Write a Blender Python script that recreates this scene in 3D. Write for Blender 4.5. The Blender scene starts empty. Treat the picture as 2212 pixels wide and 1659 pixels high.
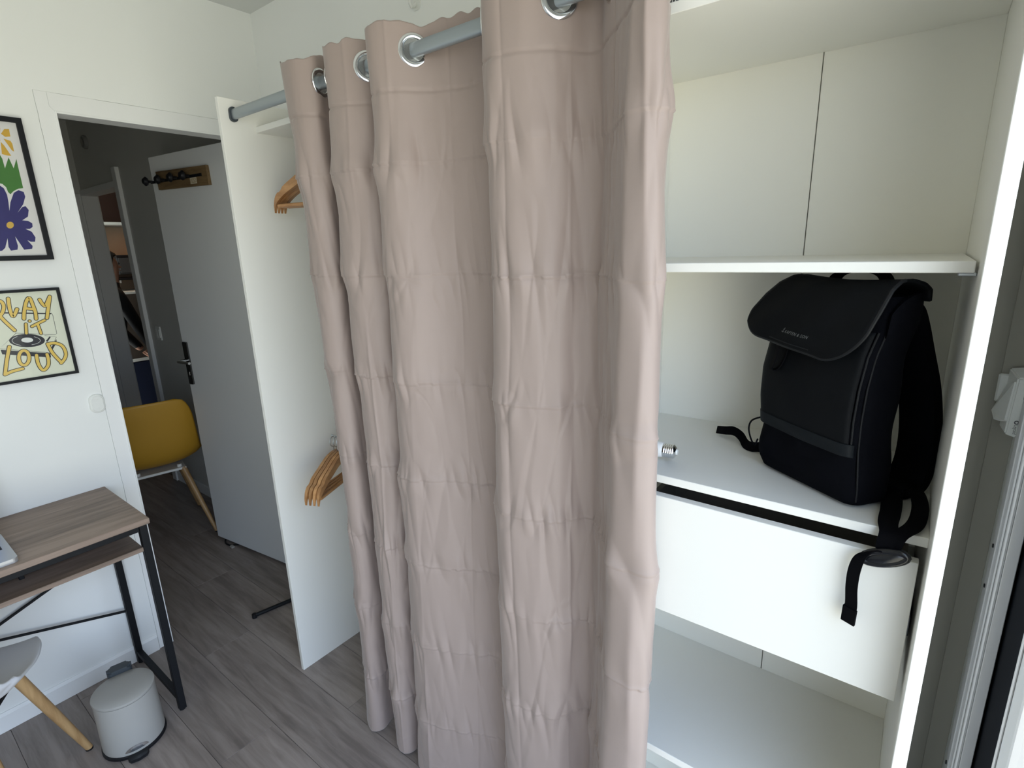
import bpy, bmesh, math, random
import numpy as np
from mathutils import Vector, Matrix
random.seed(4)
SC = bpy.context.scene
COL = SC.collection

# ------------------------------------------------------------ camera
cam_d = bpy.data.cameras.new('camera'); cam = bpy.data.objects.new('camera', cam_d); COL.objects.link(cam)
RIGHT = Vector((0.7952557, 0.6055241, -0.0301481)); DOWN = Vector((0.1269234, -0.2149056, -0.9683522)); FWD = Vector((-0.5928396, 0.7662612, -0.2477601))
M = Matrix.Identity(4)
for r in range(3):
    M[r][0] = RIGHT[r]; M[r][1] = -DOWN[r]; M[r][2] = -FWD[r]
M[0][3], M[1][3], M[2][3] = 2.33, 0.0, 1.5625
cam.matrix_world = M
cam_d.sensor_fit = 'HORIZONTAL'; cam_d.sensor_width = 36.0; cam_d.lens = 36.0*1150.8/2212.0
cam_d.clip_start = 0.01; cam_d.clip_end = 200
SC.camera = cam

# ------------------------------------------------------------ sky, light, exposure
SC.view_settings.view_transform = 'Standard'; SC.view_settings.look = 'None'
SC.view_settings.gamma = 1.0; SC.view_settings.use_curve_mapping = False
SC.view_settings.exposure = -0.03
W = bpy.data.worlds.new('sky'); SC.world = W; W.use_nodes = True
wn = W.node_tree.nodes; wl = W.node_tree.links; wn.clear()
wo = wn.new('ShaderNodeOutputWorld'); wb = wn.new('ShaderNodeBackground'); wt = wn.new('ShaderNodeTexCoord')
ws = wn.new('ShaderNodeSeparateXYZ'); wr = wn.new('ShaderNodeValToRGB')
wl.new(wt.outputs['Generated'], ws.inputs[0]); wl.new(wr.outputs[0], wb.inputs[0]); wl.new(wb.outputs[0], wo.inputs[0])
wm = wn.new('ShaderNodeMapRange'); wm.inputs[1].default_value = -1.0; wm.inputs[2].default_value = 1.0
wl.new(ws.outputs['Z'], wm.inputs[0]); wl.new(wm.outputs[0], wr.inputs[0])
ce = wr.color_ramp.elements; ce[0].position = 0.0; ce[0].color = (0.76, 0.75, 0.64, 1); ce[1].position = 1.0; ce[1].color = (0.50, 0.74, 1.2, 1)
for ps, cc in ((0.47, (0.85, 0.85, 0.74, 1)), (0.53, (0.80, 0.94, 1.12, 1))):
    e = ce.new(ps); e.color = cc
wb.inputs[1].default_value = 5.0
SC.cycles.max_bounces = 12; SC.cycles.diffuse_bounces = 8; SC.cycles.glossy_bounces = 4
SC.cycles.transparent_max_bounces = 16; SC.cycles.caustics_reflective = False; SC.cycles.caustics_refractive = False
SC.cycles.sample_clamp_indirect = 6.0; SC.cycles.use_denoising = True
pl_d = bpy.data.lights.new('window_portal', 'AREA'); pl_d.shape = 'RECTANGLE'; pl_d.size = 2.15; pl_d.size_y = 2.35
pl_d.cycles.is_portal = True
pl = bpy.data.objects.new('window_portal', pl_d); COL.objects.link(pl)
pl.location = (2.56, 0.0, 1.1); pl.rotation_euler = (0, math.radians(90), 0)   # faces into the room
kl_d = bpy.data.lights.new('kitchen_lamp', 'AREA'); kl_d.shape = 'RECTANGLE'; kl_d.size = 0.5; kl_d.size_y = 0.06; kl_d.energy = 0.6; kl_d.color = (1.0, 0.40, 0.09)
kl = bpy.data.objects.new('kitchen_lamp', kl_d); COL.objects.link(kl); kl.location = (-3.30, 2.0, 1.845); kl.rotation_euler = (0, 0, math.radians(90))

# ------------------------------------------------------------ materials
MATS = {}
def nt(name):
    m = bpy.data.materials.new(name); m.use_nodes = True
    n = m.node_tree.nodes; l = m.node_tree.links
    return m, n, l, n['Principled BSDF']
def mat(name, col, rough=0.5, metal=0.0, noise=0.0, nscale=40.0, bump=0.0, bscale=200.0, spec=0.5, coat=0.0, sheen=0.0, trans=0.0):
    if name in MATS: return MATS[name]
    m, n, l, p = nt(name)
    p.inputs['Base Color'].default_value = (*col, 1); p.inputs['Roughness'].default_value = rough; p.inputs['Metallic'].default_value = metal
    p.inputs['Specular IOR Level'].default_value = spec; p.inputs['Coat Weight'].default_value = coat; p.inputs['Sheen Weight'].default_value = sheen
    tc = n.new('ShaderNodeTexCoord')
    if noise:
        t = n.new('ShaderNodeTexNoise'); t.inputs['Scale'].default_value = nscale; t.inputs['Detail'].default_value = 4
        r = n.new('ShaderNodeMix'); r.data_type = 'RGBA'
        r.inputs[6].default_value = (*[c*(1-noise) for c in col], 1); r.inputs[7].default_value = (*[min(1, c*(1+noise)) for c in col], 1)
        l.new(tc.outputs['Object'], t.inputs['Vector']); l.new(t.outputs['Fac'], r.inputs[0]); l.new(r.outputs[2], p.inputs['Base Color'])
    if bump:
        t = n.new('ShaderNodeTexNoise'); t.inputs['Scale'].default_value = bscale; t.inputs['Detail'].default_value = 3
        b = n.new('ShaderNodeBump'); b.inputs['Strength'].default_value = bump; b.inputs['Distance'].default_value = 0.001
        l.new(tc.outputs['Object'], t.inputs['Vector']); l.new(t.outputs['Fac'], b.inputs['Height']); l.new(b.outputs[0], p.inputs['Normal'])
    MATS[name] = m
    return m
def wood(name, c0, c1, scale=6.0, stretch=(1, 14, 14), rough=0.5, rand=0.12, bump=0.15):
    m, n, l, p = nt(name)
    tc = n.new('ShaderNodeTexCoord'); mp = n.new('ShaderNodeMapping'); oi = n.new('ShaderNodeObjectInfo')
    mp.inputs['Scale'].default_value = stretch
    ad = n.new('ShaderNodeVectorMath'); ad.operation = 'ADD'
    cb = n.new('ShaderNodeCombineXYZ'); mu = n.new('ShaderNodeMath'); mu.operation = 'MULTIPLY'; mu.inputs[1].default_value = 37.0
    l.new(oi.outputs['Random'], mu.inputs[0]); l.new(mu.outputs[0], cb.inputs[0]); l.new(mu.outputs[0], cb.inputs[1]); l.new(mu.outputs[0], cb.inputs[2])
    l.new(tc.outputs['Object'], ad.inputs[0]); l.new(cb.outputs[0], ad.inputs[1]); l.new(ad.outputs[0], mp.inputs['Vector'])
    t = n.new('ShaderNodeTexNoise'); t.inputs['Scale'].default_value = scale; t.inputs['Detail'].default_value = 8; t.inputs['Roughness'].default_value = 0.62; t.inputs['Distortion'].default_value = 0.6
    l.new(mp.outputs[0], t.inputs['Vector'])
    t2 = n.new('ShaderNodeTexNoise'); t2.inputs['Scale'].default_value = scale*0.35; t2.inputs['Detail'].default_value = 3
    l.new(mp.outputs[0], t2.inputs['Vector'])
    av = n.new('ShaderNodeMath'); av.operation = 'ADD'; l.new(t.outputs['Fac'], av.inputs[0]); l.new(t2.outputs['Fac'], av.inputs[1])
    hf = n.new('ShaderNodeMath'); hf.operation = 'MULTIPLY'; hf.inputs[1].default_value = 0.5; l.new(av.outputs[0], hf.inputs[0])
    cr = n.new('ShaderNodeValToRGB'); cr.color_ramp.elements[0].position = 0.38; cr.color_ramp.elements[1].position = 0.62
    cr.color_ramp.elements[0].color = (*c0, 1); cr.color_ramp.elements[1].color = (*c1, 1)
    l.new(hf.outputs[0], cr.inputs[0])
    hs = n.new('ShaderNodeHueSaturation'); mr = n.new('ShaderNodeMapRange'); mr.inputs[3].default_value = 1-rand; mr.inputs[4].default_value = 1+rand
    l.new(oi.outputs['Random'], mr.inputs[0]); l.new(mr.outputs[0], hs.inputs['Value']); l.new(cr.outputs[0], hs.inputs['Color']); l.new(hs.outputs[0], p.inputs['Base Color'])
    p.inputs['Roughness'].default_value = rough
    b = n.new('ShaderNodeBump'); b.inputs['Strength'].default_value = bump; b.inputs['Distance'].default_value = 0.001
    l.new(t.outputs['Fac'], b.inputs['Height']); l.new(b.outputs[0], p.inputs['Normal'])
    MATS[name] = m
    return m
def glass_mat(name, tint=(1, 1, 1), ior=1.5):
    m, n, l, p = nt(name); n.remove(p)
    o = n['Material Output']; tr = n.new('ShaderNodeBsdfTransparent'); g = n.new('ShaderNodeBsdfGlossy'); f = n.new('ShaderNodeFresnel'); mx = n.new('ShaderNodeMixShader')
    tr.inputs[0].default_value = (*tint, 1); g.inputs['Roughness'].default_value = 0.02
    ge = n.new('ShaderNodeNewGeometry'); mr = n.new('ShaderNodeMapRange'); mr.inputs[3].default_value = ior; mr.inputs[4].default_value = 1.0/ior
    l.new(ge.outputs['Backfacing'], mr.inputs[0]); l.new(mr.outputs[0], f.inputs[0])
    l.new(f.outputs[0], mx.inputs[0]); l.new(tr.outputs[0], mx.inputs[1]); l.new(g.outputs[0], mx.inputs[2]); l.new(mx.outputs[0], o.inputs[0])
    MATS[name] = m
    return m
WALL = mat('wall_paint', (0.86, 0.87, 0.85), 0.75, bump=0.12, bscale=260)
CEIL = mat('ceiling_paint', (0.72, 0.73, 0.71), 0.85, bump=0.1, bscale=200)
TRIMW = mat('trim_white', (0.86, 0.865, 0.855), 0.45, bump=0.05)
GAP = mat('crack_dark', (0.25, 0.24, 0.22), 0.9)
MELA = mat('white_melamine', (0.80, 0.795, 0.75), 0.38, bump=0.05, bscale=500)
HDF = mat('white_hardboard', (0.83, 0.82, 0.755), 0.5)
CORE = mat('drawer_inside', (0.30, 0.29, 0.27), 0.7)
DOORM = mat('door_white', (0.74, 0.75, 0.745), 0.5, bump=0.05)
STEEL = mat('brushed_steel', (0.50, 0.53, 0.55), 0.33, metal=1.0, bump=0.04, bscale=600)
RODM = mat('rod_grey_steel', (0.35, 0.39, 0.415), 0.42, metal=0.7)
CHROME = mat('chrome', (0.80, 0.81, 0.82), 0.12, metal=1.0)
BLACKP = mat('black_plastic', (0.008, 0.008, 0.010), 0.5, spec=0.3)
BLACKM = mat('black_metal', (0.006, 0.007, 0.009), 0.55, spec=0.25)
GREYP = mat('dark_grey_plastic', (0.045, 0.055, 0.065), 0.45)
WHITEP = mat('white_plastic', (0.80, 0.81, 0.78), 0.35)
ALU = mat('aluminium', (0.60, 0.60, 0.60), 0.42, metal=0.35, bump=0.05, bscale=700)
GLASS = glass_mat('window_glass')
PIC_GLASS = glass_mat('picture_glass', ior=1.22)
FLOORW = wood('floor_wood', (0.172, 0.142, 0.127), (0.325, 0.275, 0.248), scale=4.0, stretch=(1.1, 11, 11), rough=0.5, rand=0.10)
DESKW = wood('desk_wood', (0.155, 0.112, 0.086), (0.345, 0.255, 0.20), scale=3.0, stretch=(14, 1.2, 14), rough=0.5, rand=0.03)
LEGW = wood('beech_wood', (0.34, 0.20, 0.085), (0.50, 0.32, 0.15), scale=5.0, stretch=(16, 16, 2), rough=0.45, rand=0.05)
HANGW = wood('hanger_wood', (0.30, 0.135, 0.045), (0.52, 0.28, 0.115), scale=5.0, stretch=(4, 14, 14), rough=0.4, rand=0.15)
RACKW = wood('rack_wood', (0.10, 0.06, 0.025), (0.20, 0.13, 0.06), scale=5.0, stretch=(1.5, 14, 14), rough=0.6)

# ------------------------------------------------------------ mesh helpers
def mesh_obj(name, verts, faces, m, parent=None, smooth=False, loc=None):
    me = bpy.data.meshes.new(name); me.from_pydata([tuple(v) for v in verts], [], faces); me.update()
    o = bpy.data.objects.new(name, me); COL.objects.link(o)
    if m is not None: me.materials.append(m)
    if smooth: me.shade_smooth()
    if parent is not None: o.parent = parent
    if loc is not None: o.location = loc
    return o
class B:
    """collects shapes of ONE part"""
    def __init__(s): s.bm = bmesh.new()
    def box(s, x0, x1, y0, y1, z0, z1, bev=0.001, seg=1):
        t = bmesh.new(); bmesh.ops.create_cube(t, size=1.0)
        for v in t.verts: v.co = Vector(((x0+x1)/2+v.co.x*(x1-x0), (y0+y1)/2+v.co.y*(y1-y0), (z0+z1)/2+v.co.z*(z1-z0)))
        if bev: bmesh.ops.bevel(t, geom=list(t.edges), offset=bev, segments=seg, affect='EDGES', profile=0.5)
        s._add(t); return s
    def _add(s, t, mtx=None):
        if mtx is not None: bmesh.ops.transform(t, matrix=mtx, verts=t.verts)
        me = bpy.data.meshes.new('tmp'); t.to_mesh(me); t.free(); s.bm.from_mesh(me); bpy.data.meshes.remove(me)
    def raw(s, verts, faces):
        vs = [s.bm.verts.new(v) for v in verts]
        for f in faces:
            try: s.bm.faces.new([vs[i] for i in f])
            except ValueError: pass
        return s
    def tube(s, path, r, n=10, caps=True, flat=1.0, up=None):
        path = [Vector(p) for p in path]; K = len(path); rs = r if isinstance(r, (list, tuple)) else [r]*K
        verts = []; faces = []; prev = None
        for i, p in enumerate(path):
            t = (path[min(i+1, K-1)]-path[max(i-1, 0)])
            if (path[0]-path[-1]).length < 1e-6 and i in (0, K-1): t = path[1]-path[-2]
            t.normalize()
            if prev is None:
                a = Vector(up) if up else (Vector((0, 0, 1)) if abs(t.z) < 0.9 else Vector((1, 0, 0)))
            else: a = prev
            b = (a - t*a.dot(t)).normalized(); prev = b; c = t.cross(b)
            for k in range(n):
                an = 2*math.pi*k/n
                verts.append(p + b*(math.cos(an)*rs[i]) + c*(math.sin(an)*rs[i]*flat))
        for i in range(K-1):
            for k in range(n):
                k2 = (k+1) % n
                faces.append((i*n+k, i*n+k2, (i+1)*n+k2, (i+1)*n+k))
        if caps:
            faces.append(tuple(range(n-1, -1, -1))); faces.append(tuple((K-1)*n+k for k in range(n)))
        return s.raw(verts, faces)
    def lathe(s, prof, n=24, origin=(0, 0, 0), axis=(0, 0, 1)):
        """prof: list of (r, h) along axis"""
        a = Vector(axis).normalized(); u = a.orthogonal().normalized(); v = a.cross(u); o = Vector(origin)
        verts = []; faces = []
        for r, h in prof:
            for k in range(n):
                an = 2*math.pi*k/n
                verts.append(o + a*h + (u*math.cos(an)+v*math.sin(an))*max(r, 1e-5))
        for i in range(len(prof)-1):
            for k in range(n):
                k2 = (k+1) % n
                faces.append((i*n+k, i*n+k2, (i+1)*n+k2, (i+1)*n+k))
        if prof[0][0] > 1e-4: faces.append(tuple(range(n-1, -1, -1)))
        if prof[-1][0] > 1e-4: faces.append(tuple((len(prof)-1)*n+k for k in range(n)))
        return s.raw(verts, faces)
    def ribbon(s, path, wdir, w, th):
        """flat strap: path centre points, wdir one width direction or one per point"""
        P = [Vector(p) for p in path]; K = len(P)
        wd = [Vector(d).normalized() for d in (wdir if isinstance(wdir, list) else [wdir]*K)]
        ws_ = w if isinstance(w, list) else [w]*K
        verts = []; faces = []
        for i in range(K):
            t = (P[min(i+1, K-1)]-P[max(i-1, 0)]).normalized(); nn = t.cross(wd[i]).normalized()
            for sx, sn in ((-1, -1), (1, -1), (1, 1), (-1, 1)):
                verts.append(P[i] + wd[i]*(sx*ws_[i]/2) + nn*(sn*th/2))
        for i in range(K-1):
            for k in range(4):
                k2 = (k+1) % 4
                faces.append((i*4+k, i*4+k2, (i+1)*4+k2, (i+1)*4+k))
        faces.append((3, 2, 1, 0)); faces.append(tuple((K-1)*4+k for k in range(4)))
        return s.raw(verts, faces)
    def prism(s, pts, d, ax, plane):
        """polygon pts (a,b) in plane ('YZ','XZ','XY') from d to d+ax thickness"""
        def P(a, b, c): return {'YZ': (c, a, b), 'XZ': (a, c, b), 'XY': (a, b, c)}[plane]
        n = len(pts); v = [P(a, b, d) for a, b in pts]+[P(a, b, d+ax) for a, b in pts]
        f = [tuple(range(n-1, -1, -1)), tuple(range(n, 2*n))]+[(i, (i+1) % n, n+(i+1) % n, n+i) for i in range(n)]
        return s.raw(v, f)
    def done(s, name, m, parent=None, smooth=False, off=None, angle=None):
        bmesh.ops.recalc_face_normals(s.bm, faces=s.bm.faces)
        if off is not None: bmesh.ops.translate(s.bm, verts=s.bm.verts, vec=-Vector(off))
        me = bpy.data.meshes.new(name); s.bm.to_mesh(me); s.bm.free()
        if m is not None: me.materials.append(m)
        if smooth:
            me.shade_smooth(); me.set_sharp_from_angle(angle=math.radians(angle or 40))
        o = bpy.data.objects.new(name, me); COL.objects.link(o)
        if parent is not None: o.parent = parent
        return o
def thing(name, label, cat, loc=(0, 0, 0), rz=0.0, group=None):
    o = bpy.data.objects.new(name, None); COL.objects.link(o); o.empty_display_size = 0.05
    o.location = loc; o.rotation_euler = (0, 0, rz); o['label'] = label; o['category'] = cat
    if group: o['group'] = group
    return o
def tag(o, label, cat, group=None):
    o['label'] = label; o['category'] = cat
    if group: o['group'] = group
    return o
def struct(o): o['kind'] = 'structure'; return o
def sroot(name, loc=(0, 0, 0)):
    o = bpy.data.objects.new(name, None); COL.objects.link(o); o.empty_display_size = 0.05; o.location = loc; o['kind'] = 'structure'; return o
def catmull(pts, per=8):
    P = [np.array(p, float) for p in pts]; out = []
    for i in range(len(P)-1):
        p0 = P[max(i-1, 0)]; p1 = P[i]; p2 = P[i+1]; p3 = P[min(i+2, len(P)-1)]
        for k in range(per):
            t = k/per
            out.append(0.5*((2*p1)+(-p0+p2)*t+(2*p0-5*p1+4*p2-p3)*t*t+(-p0+3*p1-3*p2+p3)*t**3))
    out.append(P[-1]); return out
def rrect(w, h, r, n=5, cx=0, cy=0):
    o = []
    for qx, qy, a0 in ((1, 1, 0), (-1, 1, 90), (-1, -1, 180), (1, -1, 270)):
        for k in range(n+1):
            a = math.radians(a0+90*k/n); o.append((cx+qx*(w/2-r)+r*math.cos(a), cy+qy*(h/2-r)+r*math.sin(a)))
    return o
# ============================================================ SETTING
XW = 2.50; YB = 1.343; ZC = 2.518; YF = -1.7
# floor: slab and single planks running along X
fl = struct(B().box(-2.72, 2.62, -2.52, 2.6, -0.08, -0.0032, 0).done('floor', mat('floor_gap', (0.05, 0.045, 0.042), 0.8)))
PW, PLN = 0.185, 1.22
plank_mesh = {}
def plank(x0, x1, y0, y1):
    L, Wd = round(x1-x0, 3), round(y1-y0, 3)
    if (L, Wd) not in plank_mesh:
        o = B().box(-L/2+0.0004, L/2-0.0004, -Wd/2+0.0005, Wd/2-0.0005, -0.0030, 0, 0.0008).done('plank', FLOORW, fl); plank_mesh[(L, Wd)] = o.data
    else:
        o = bpy.data.objects.new('plank', plank_mesh[(L, Wd)]); COL.objects.link(o); o.parent = fl
    o.location = ((x0+x1)/2, (y0+y1)/2, 0)
y = 0.845-PW*14; r = 0
while y < 1.355:
    y0, y1 = max(y, YF), min(y+PW, 1.36)
    x = -2.62-((r*0.437) % 1.0)*PLN
    while x < 2.55:
        a, b = max(x, -2.60), min(x+PLN, XW+0.05)
        if b-a > 0.02 and y1-y0 > 0.01: plank(a, b, y0, y1)
        x += PLN
    y += PW; r += 1
B().box(-4.0, -1.6, 1.365, 3.0, -0.02, 0.0, 0).done('floor_kitchen', mat('kitchen_floor', (0.10, 0.09, 0.085), 0.6))['kind'] = 'structure'
struct(B().box(-4.1, 2.9, YF-0.1, 3.1, ZC, ZC+0.12, 0).done('ceiling', CEIL))
# left wall (the wall with the pictures) at X = 0, with the doorway in it
DY0, DY1, DZ = 0.6176, 1.250, 2.040          # opening
OY0, OY1, OZ = 0.574, 1.294, 2.094           # outer edge of the flush casing
g = 0.0007
wl_ = B()
wl_.box(-0.072, 0, YF, OY0-g, 0, ZC, 0); wl_.box(-0.072, 0, OY0-g, OY1+g, OZ+g, ZC, 0); wl_.box(-0.072, 0, OY1+g, YB+0.1, 0, ZC, 0)
wl_.box(-0.072, -0.004, OY0-g, DY0, 0, OZ+g, 0); wl_.box(-0.072, -0.004, DY1, OY1+g, 0, OZ+g, 0); wl_.box(-0.072, -0.004, DY0, DY1, DZ, OZ+g, 0)
struct(wl_.done('wall_left', WALL))
t1 = sroot('trim_1')
random.seed(8)
def wob(y0, y1, z0, z1, n, hor):
    return [((y0+(y1-y0)*i/n, z0+(z1-z0)*i/n) if True else 0) for i in range(n+1)]
# casing: two legs and a head, edges slightly ragged where the paint has cracked
def ragged(a, b, n, amp, axis):
    out = []
    for i in range(n+1):
        p = [a[0]+(b[0]-a[0])*i/n, a[1]+(b[1]-a[1])*i/n]
        if 0 < i < n: p[axis] += random.choice((0, 0, 0.0, 0.0006, 0.0013, 0.0004))*(1 if axis == 0 else -1)
        out.append(tuple(p))
    return out
lg = ragged((OY0, 0.0), (OY0, OZ), 60, 1, 0)+[(DY0-0.010, OZ), (DY0-0.010, DZ+0.012), (DY0, DZ), (DY0, 0)]
B().prism(lg, -0.003, 0.0045, 'YZ').done('casing_board', TRIMW, t1)
hd = [(DY0-0.0095, DZ+0.0125)]+[(DY0-0.0095, OZ)]+ragged((DY0, OZ), (OY1, OZ), 24, 1, 1)+[(OY1, DZ), (DY0+0.0005, DZ)]
B().prism(hd, -0.003, 0.0045, 'YZ').done('casing_board', TRIMW, t1)
B().box(-0.003, 0.0015, DY1, OY1, 0, DZ-0.0005, 0).done('casing_board', TRIMW, t1)
# frame inside the opening (jambs with a rebate)
B().box(-0.075, 0.004, DY0, DY0+0.006, 0, DZ, 0.001).box(-0.075, -0.045, DY0+0.006, DY0+0.014, 0, DZ-0.008, 0.001).done('door_jamb', TRIMW, t1)
B().box(-0.075, 0.004, DY0+0.006, DY1-0.006, DZ-0.007, DZ, 0.001).done('door_head', TRIMW, t1)
B().box(-0.075, 0.004, DY1-0.006, DY1, 0, DZ, 0.001).done('door_jamb', TRIMW, t1)
# back wall, right (window) wall, front wall
struct(B().box(-0.072, XW+0.25, YB, YB+0.1, 0, ZC, 0).done('wall_back', WALL))
struct(B().box(-0.07, XW+0.25, YF-0.1, YF, 0, ZC, 0).done('wall_front', WALL))
WY0, WY1, WZ = -1.05, 1.19, 2.15
struct(B().box(XW, XW+0.25, WY1+0.02, YB, 0, ZC, 0).box(XW, XW+0.25, YF, WY0-0.02, 0, ZC, 0).box(XW, XW+0.25, WY0-0.02, WY1+0.02, WZ+0.02, ZC, 0).done('wall_right', WALL))
# thin stepped strip, darker than the wall paint, in the back corner beside the window
struct(B().box(2.397, XW, YB-0.004, YB, 0, ZC, 0.0005).box(2.466, XW, YB-0.008, YB-0.004, 0, ZC, 0.0005).done('trim_2', mat('taupe_trim', (0.36, 0.345, 0.295), 0.7)))
# baseboard under the desk
bb = B().box(0, 0.010, YF, 0.571, 0, 0.062, 0.0015).prism([(0, 0.062), (0.010, 0.062), (0.004, 0.071), (0, 0.071)], YF, 0.571-YF, 'XZ')
struct(bb.done('baseboard_left', TRIMW))
struct(B().box(0.0, 0.588, YB-0.010, YB, 0, 0.07, 0.002).done('baseboard_back', TRIMW))
# window: sliding aluminium frame, dark shutter guide outside, glass
w1 = sroot('window_1')
f = B()
f.box(2.490, 2.60, 1.185, 1.21, 0, WZ+0.02, 0.001).box(2.484, 2.505, 1.150, 1.185, 0, WZ, 0.0015)
f.box(2.490, 2.60, WY0-0.02, WY0+0.03, 0, WZ+0.02, 0.001).box(2.490, 2.60, WY0, 1.19, WZ-0.03, WZ+0.02, 0.001).box(2.490, 2.60, WY0, 1.19, 0, 0.04, 0.001)
f.done('window_frame', ALU, w1)
B().box(2.496, 2.512, 1.122, 1.148, 0.04, WZ-0.03, 0.001).tube([(2.493, 1.128, 0.04), (2.493, 1.128, WZ-0.03)], 0.0035, 8).tube([(2.490, 1.142, 0.04), (2.490, 1.142, WZ-0.03)], 0.003, 8).done('sash_stile', ALU, w1)
for zz in (0.55, 0.95, 1.03, 1.30):
    B().lathe([(0.0, 0.0), (0.004, 0.0), (0.0035, 0.002), (0.0, 0.0024)], 10, (2.4842, 1.168, zz), (-1, 0, 0)).done('screw', BLACKM, w1)
B().box(2.516, 2.64, 0.985, 1.184, 0.0, WZ, 0.002).done('shutter_guide', mat('shutter_guide', (0.005, 0.006, 0.009), 0.7, spec=0.1), w1)
B().box(2.508, 2.514, WY0, 0.840, 0.04, WZ-0.03, 0).done('pane', GLASS, w1)
B().box(2.4985, 2.520, 0.838, 0.897, 0.0, WZ-0.03, 0.002).box(2.4955, 2.4985, 0.888, 0.896, 0.0, WZ-0.03, 0.001).done('sash_stile', ALU, w1)
# hallway beyond the doorway
HY = 1.36
wh = B().box(-1.80, -0.072, HY, HY+0.07, 0, ZC, 0).box(-2.60, -1.80, HY, HY+0.07, 2.05, ZC, 0)
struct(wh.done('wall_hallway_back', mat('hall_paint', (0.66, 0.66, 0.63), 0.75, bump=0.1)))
struct(B().box(-2.72, -2.60, -0.60, HY+0.10, 0, ZC, 0).done('wall_hallway_end', MATS['hall_paint']))
struct(B().box(-2.72, -0.072, -0.70, -0.60, 0, ZC, 0).done('wall_hallway_front', MATS['hall_paint']))
t3 = sroot('trim_3')
B().box(-1.866, -1.80, HY-0.022, HY+0.09, 0, 2.13, 0.002).done('casing_board', TRIMW, t3)
B().box(-2.60, -2.586, HY-0.008, HY+0.09, 0, 2.018, 0.001).done('door_jamb', TRIMW, t3)
B().box(-2.586, -1.866, HY-0.012, HY+0.09, 2.018, 2.055, 0.002).done('casing_board', TRIMW, t3)
B().box(-2.60, -2.582, 1.285, 1.335, 0, 2.03, 0.003).box(-2.60, -2.592, 1.335, 1.351, 0, 2.03, 0.001).done('casing_board', TRIMW, t3)
struct(B().box(-1.80, -0.08, HY-0.012, HY, 0, 0.07, 0.002).done('baseboard_hallway', TRIMW))
struct(B().box(-3.78, -3.70, 1.43, 3.0, 0, ZC, 0).box(-3.78, -1.60, 3.0, 3.08, 0, ZC, 0).box(-1.66, -1.60, 1.43, 3.0, 0, ZC, 0).done('wall_kitchen', mat('kitchen_wall', (0.20, 0.17, 0.14), 0.8)))
struct(B().box(-3.78, -3.30, 1.30, 1.43, 0, ZC, 0).done('wall_kitchen_front', MATS['kitchen_wall']))

# open door with handle
dA = Vector((-0.070, 1.212, 0)); dB = Vector((-0.712, 1.134, 0)); dd = (dB-dA).normalized()
DA = math.atan2(dd.y, dd.x); DL = (dB-dA).length
# local frame: x along the leaf from the hinge, y away from the visible face, z up
door = sroot('door_1', dA); door.rotation_euler = (0, 0, DA)
B().box(0, DL, -0.040, 0, 0.012, 2.034, 0.0015).done('door_leaf', DOORM, door)
# visible side is local +y (towards the room)
def door_handle(sgn):
    h = B().prism(rrect(0.040, 0.225, 0.006, 3, 0.618, 1.028), (0.0 if sgn > 0 else -0.047), 0.007, 'XZ').done('handle_plate', CHROME if sgn < 0 else mat('handle_dark', (0.10, 0.10, 0.10), 0.25, metal=0.9), door)
    yy = 0.007 if sgn > 0 else -0.047
    c = B().tube([(0.618, yy, 1.045), (0.618, yy+sgn*0.042, 1.045)], 0.009, 12)
    c.tube([(0.618, yy+sgn*0.042, 1.045), (0.590, yy+sgn*0.048, 1.046), (0.515, yy+sgn*0.046, 1.045)], [0.0095, 0.0085, 0.007], 12)
    c.done('lever', CHROME, h, True)
    B().prism([(0.615, 0.965), (0.621, 0.965), (0.620, 0.982), (0.616, 0.982)], yy if sgn > 0 else yy-0.0006, 0.0006, 'XZ').done('keyhole', BLACKM if sgn < 0 else CHROME, h)
door_handle(1); door_handle(-1)

# ============================================================ WARDROBE
wd = thing('wardrobe', 'tall white open wardrobe with shelves, a drawer and a curtained hanging side', 'wardrobe', (1.49, 1.04, 0))
WO = (1.49, 1.04, 0)
def wpart(name, m, x0, x1, y0, y1, z0, z1, bev=0.0008): return B().box(x0, x1, y0, y1, z0, z1, bev).done(name, m, wd, off=WO)
YBK = 1.222
wpart('side_panel', MELA, 0.589, 0.605, 0.856, YBK+0.010, 0.0, 2.020)
wpart('side_panel', MELA, 2.3795, 2.3960, 0.805, YBK+0.010, 0.0, 2.26)
wpart('partition', MELA, 1.829, 1.846, 0.965, YBK, 0.0, 1.891)
def cshelf(x1, yf, z0, z1):
    b = B().prism([(1.846, 0.965), (1.925, yf), (x1, yf), (x1, YBK), (1.846, YBK)], z0, z1-z0, 'XY')
    bmesh.ops.bevel(b.bm, geom=list(b.bm.edges), offset=0.0008, segments=1, affect='EDGES'); return b.done('shelf', MELA, wd, off=WO)
cshelf(2.3795, 0.868, 1.891, 1.907); cshelf(2.3762, 0.868, 1.5155, 1.5300); cshelf(2.3795, 0.868, 1.1400, 1.1550); cshelf(2.3795, 0.870, 0.5290, 0.5450)
wpart('shelf', MELA, 0.605, 1.846, 0.962, YBK, 1.934, 1.951)
wpart('shelf', MELA, 1.846, 2.3795, 0.965, YBK, 0.05, 0.066)
wpart('back_panel', HDF, 0.605, 1.229, YBK, YBK+0.004, 0.02, 2.015, 0.0006)
wpart('back_panel', HDF, 1.231, 1.837, YBK, YBK+0.004, 0.02, 2.015, 0.0006)
wpart('back_panel', HDF, 1.838, 2.1284, YBK, YBK+0.004, 0.02, 2.25, 0.0006)
wpart('back_panel', HDF, 2.1302, 2.3795, YBK, YBK+0.004, 0.02, 2.25, 0.0006)
for xx, yy in ((2.369, 0.885), (2.369, 1.15)):
    B().box(xx-0.008, xx+0.0105, yy-0.008, yy+0.008, 1.511, 1.5155, 0.001).done('shelf_pin', STEEL, wd, off=WO)
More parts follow.
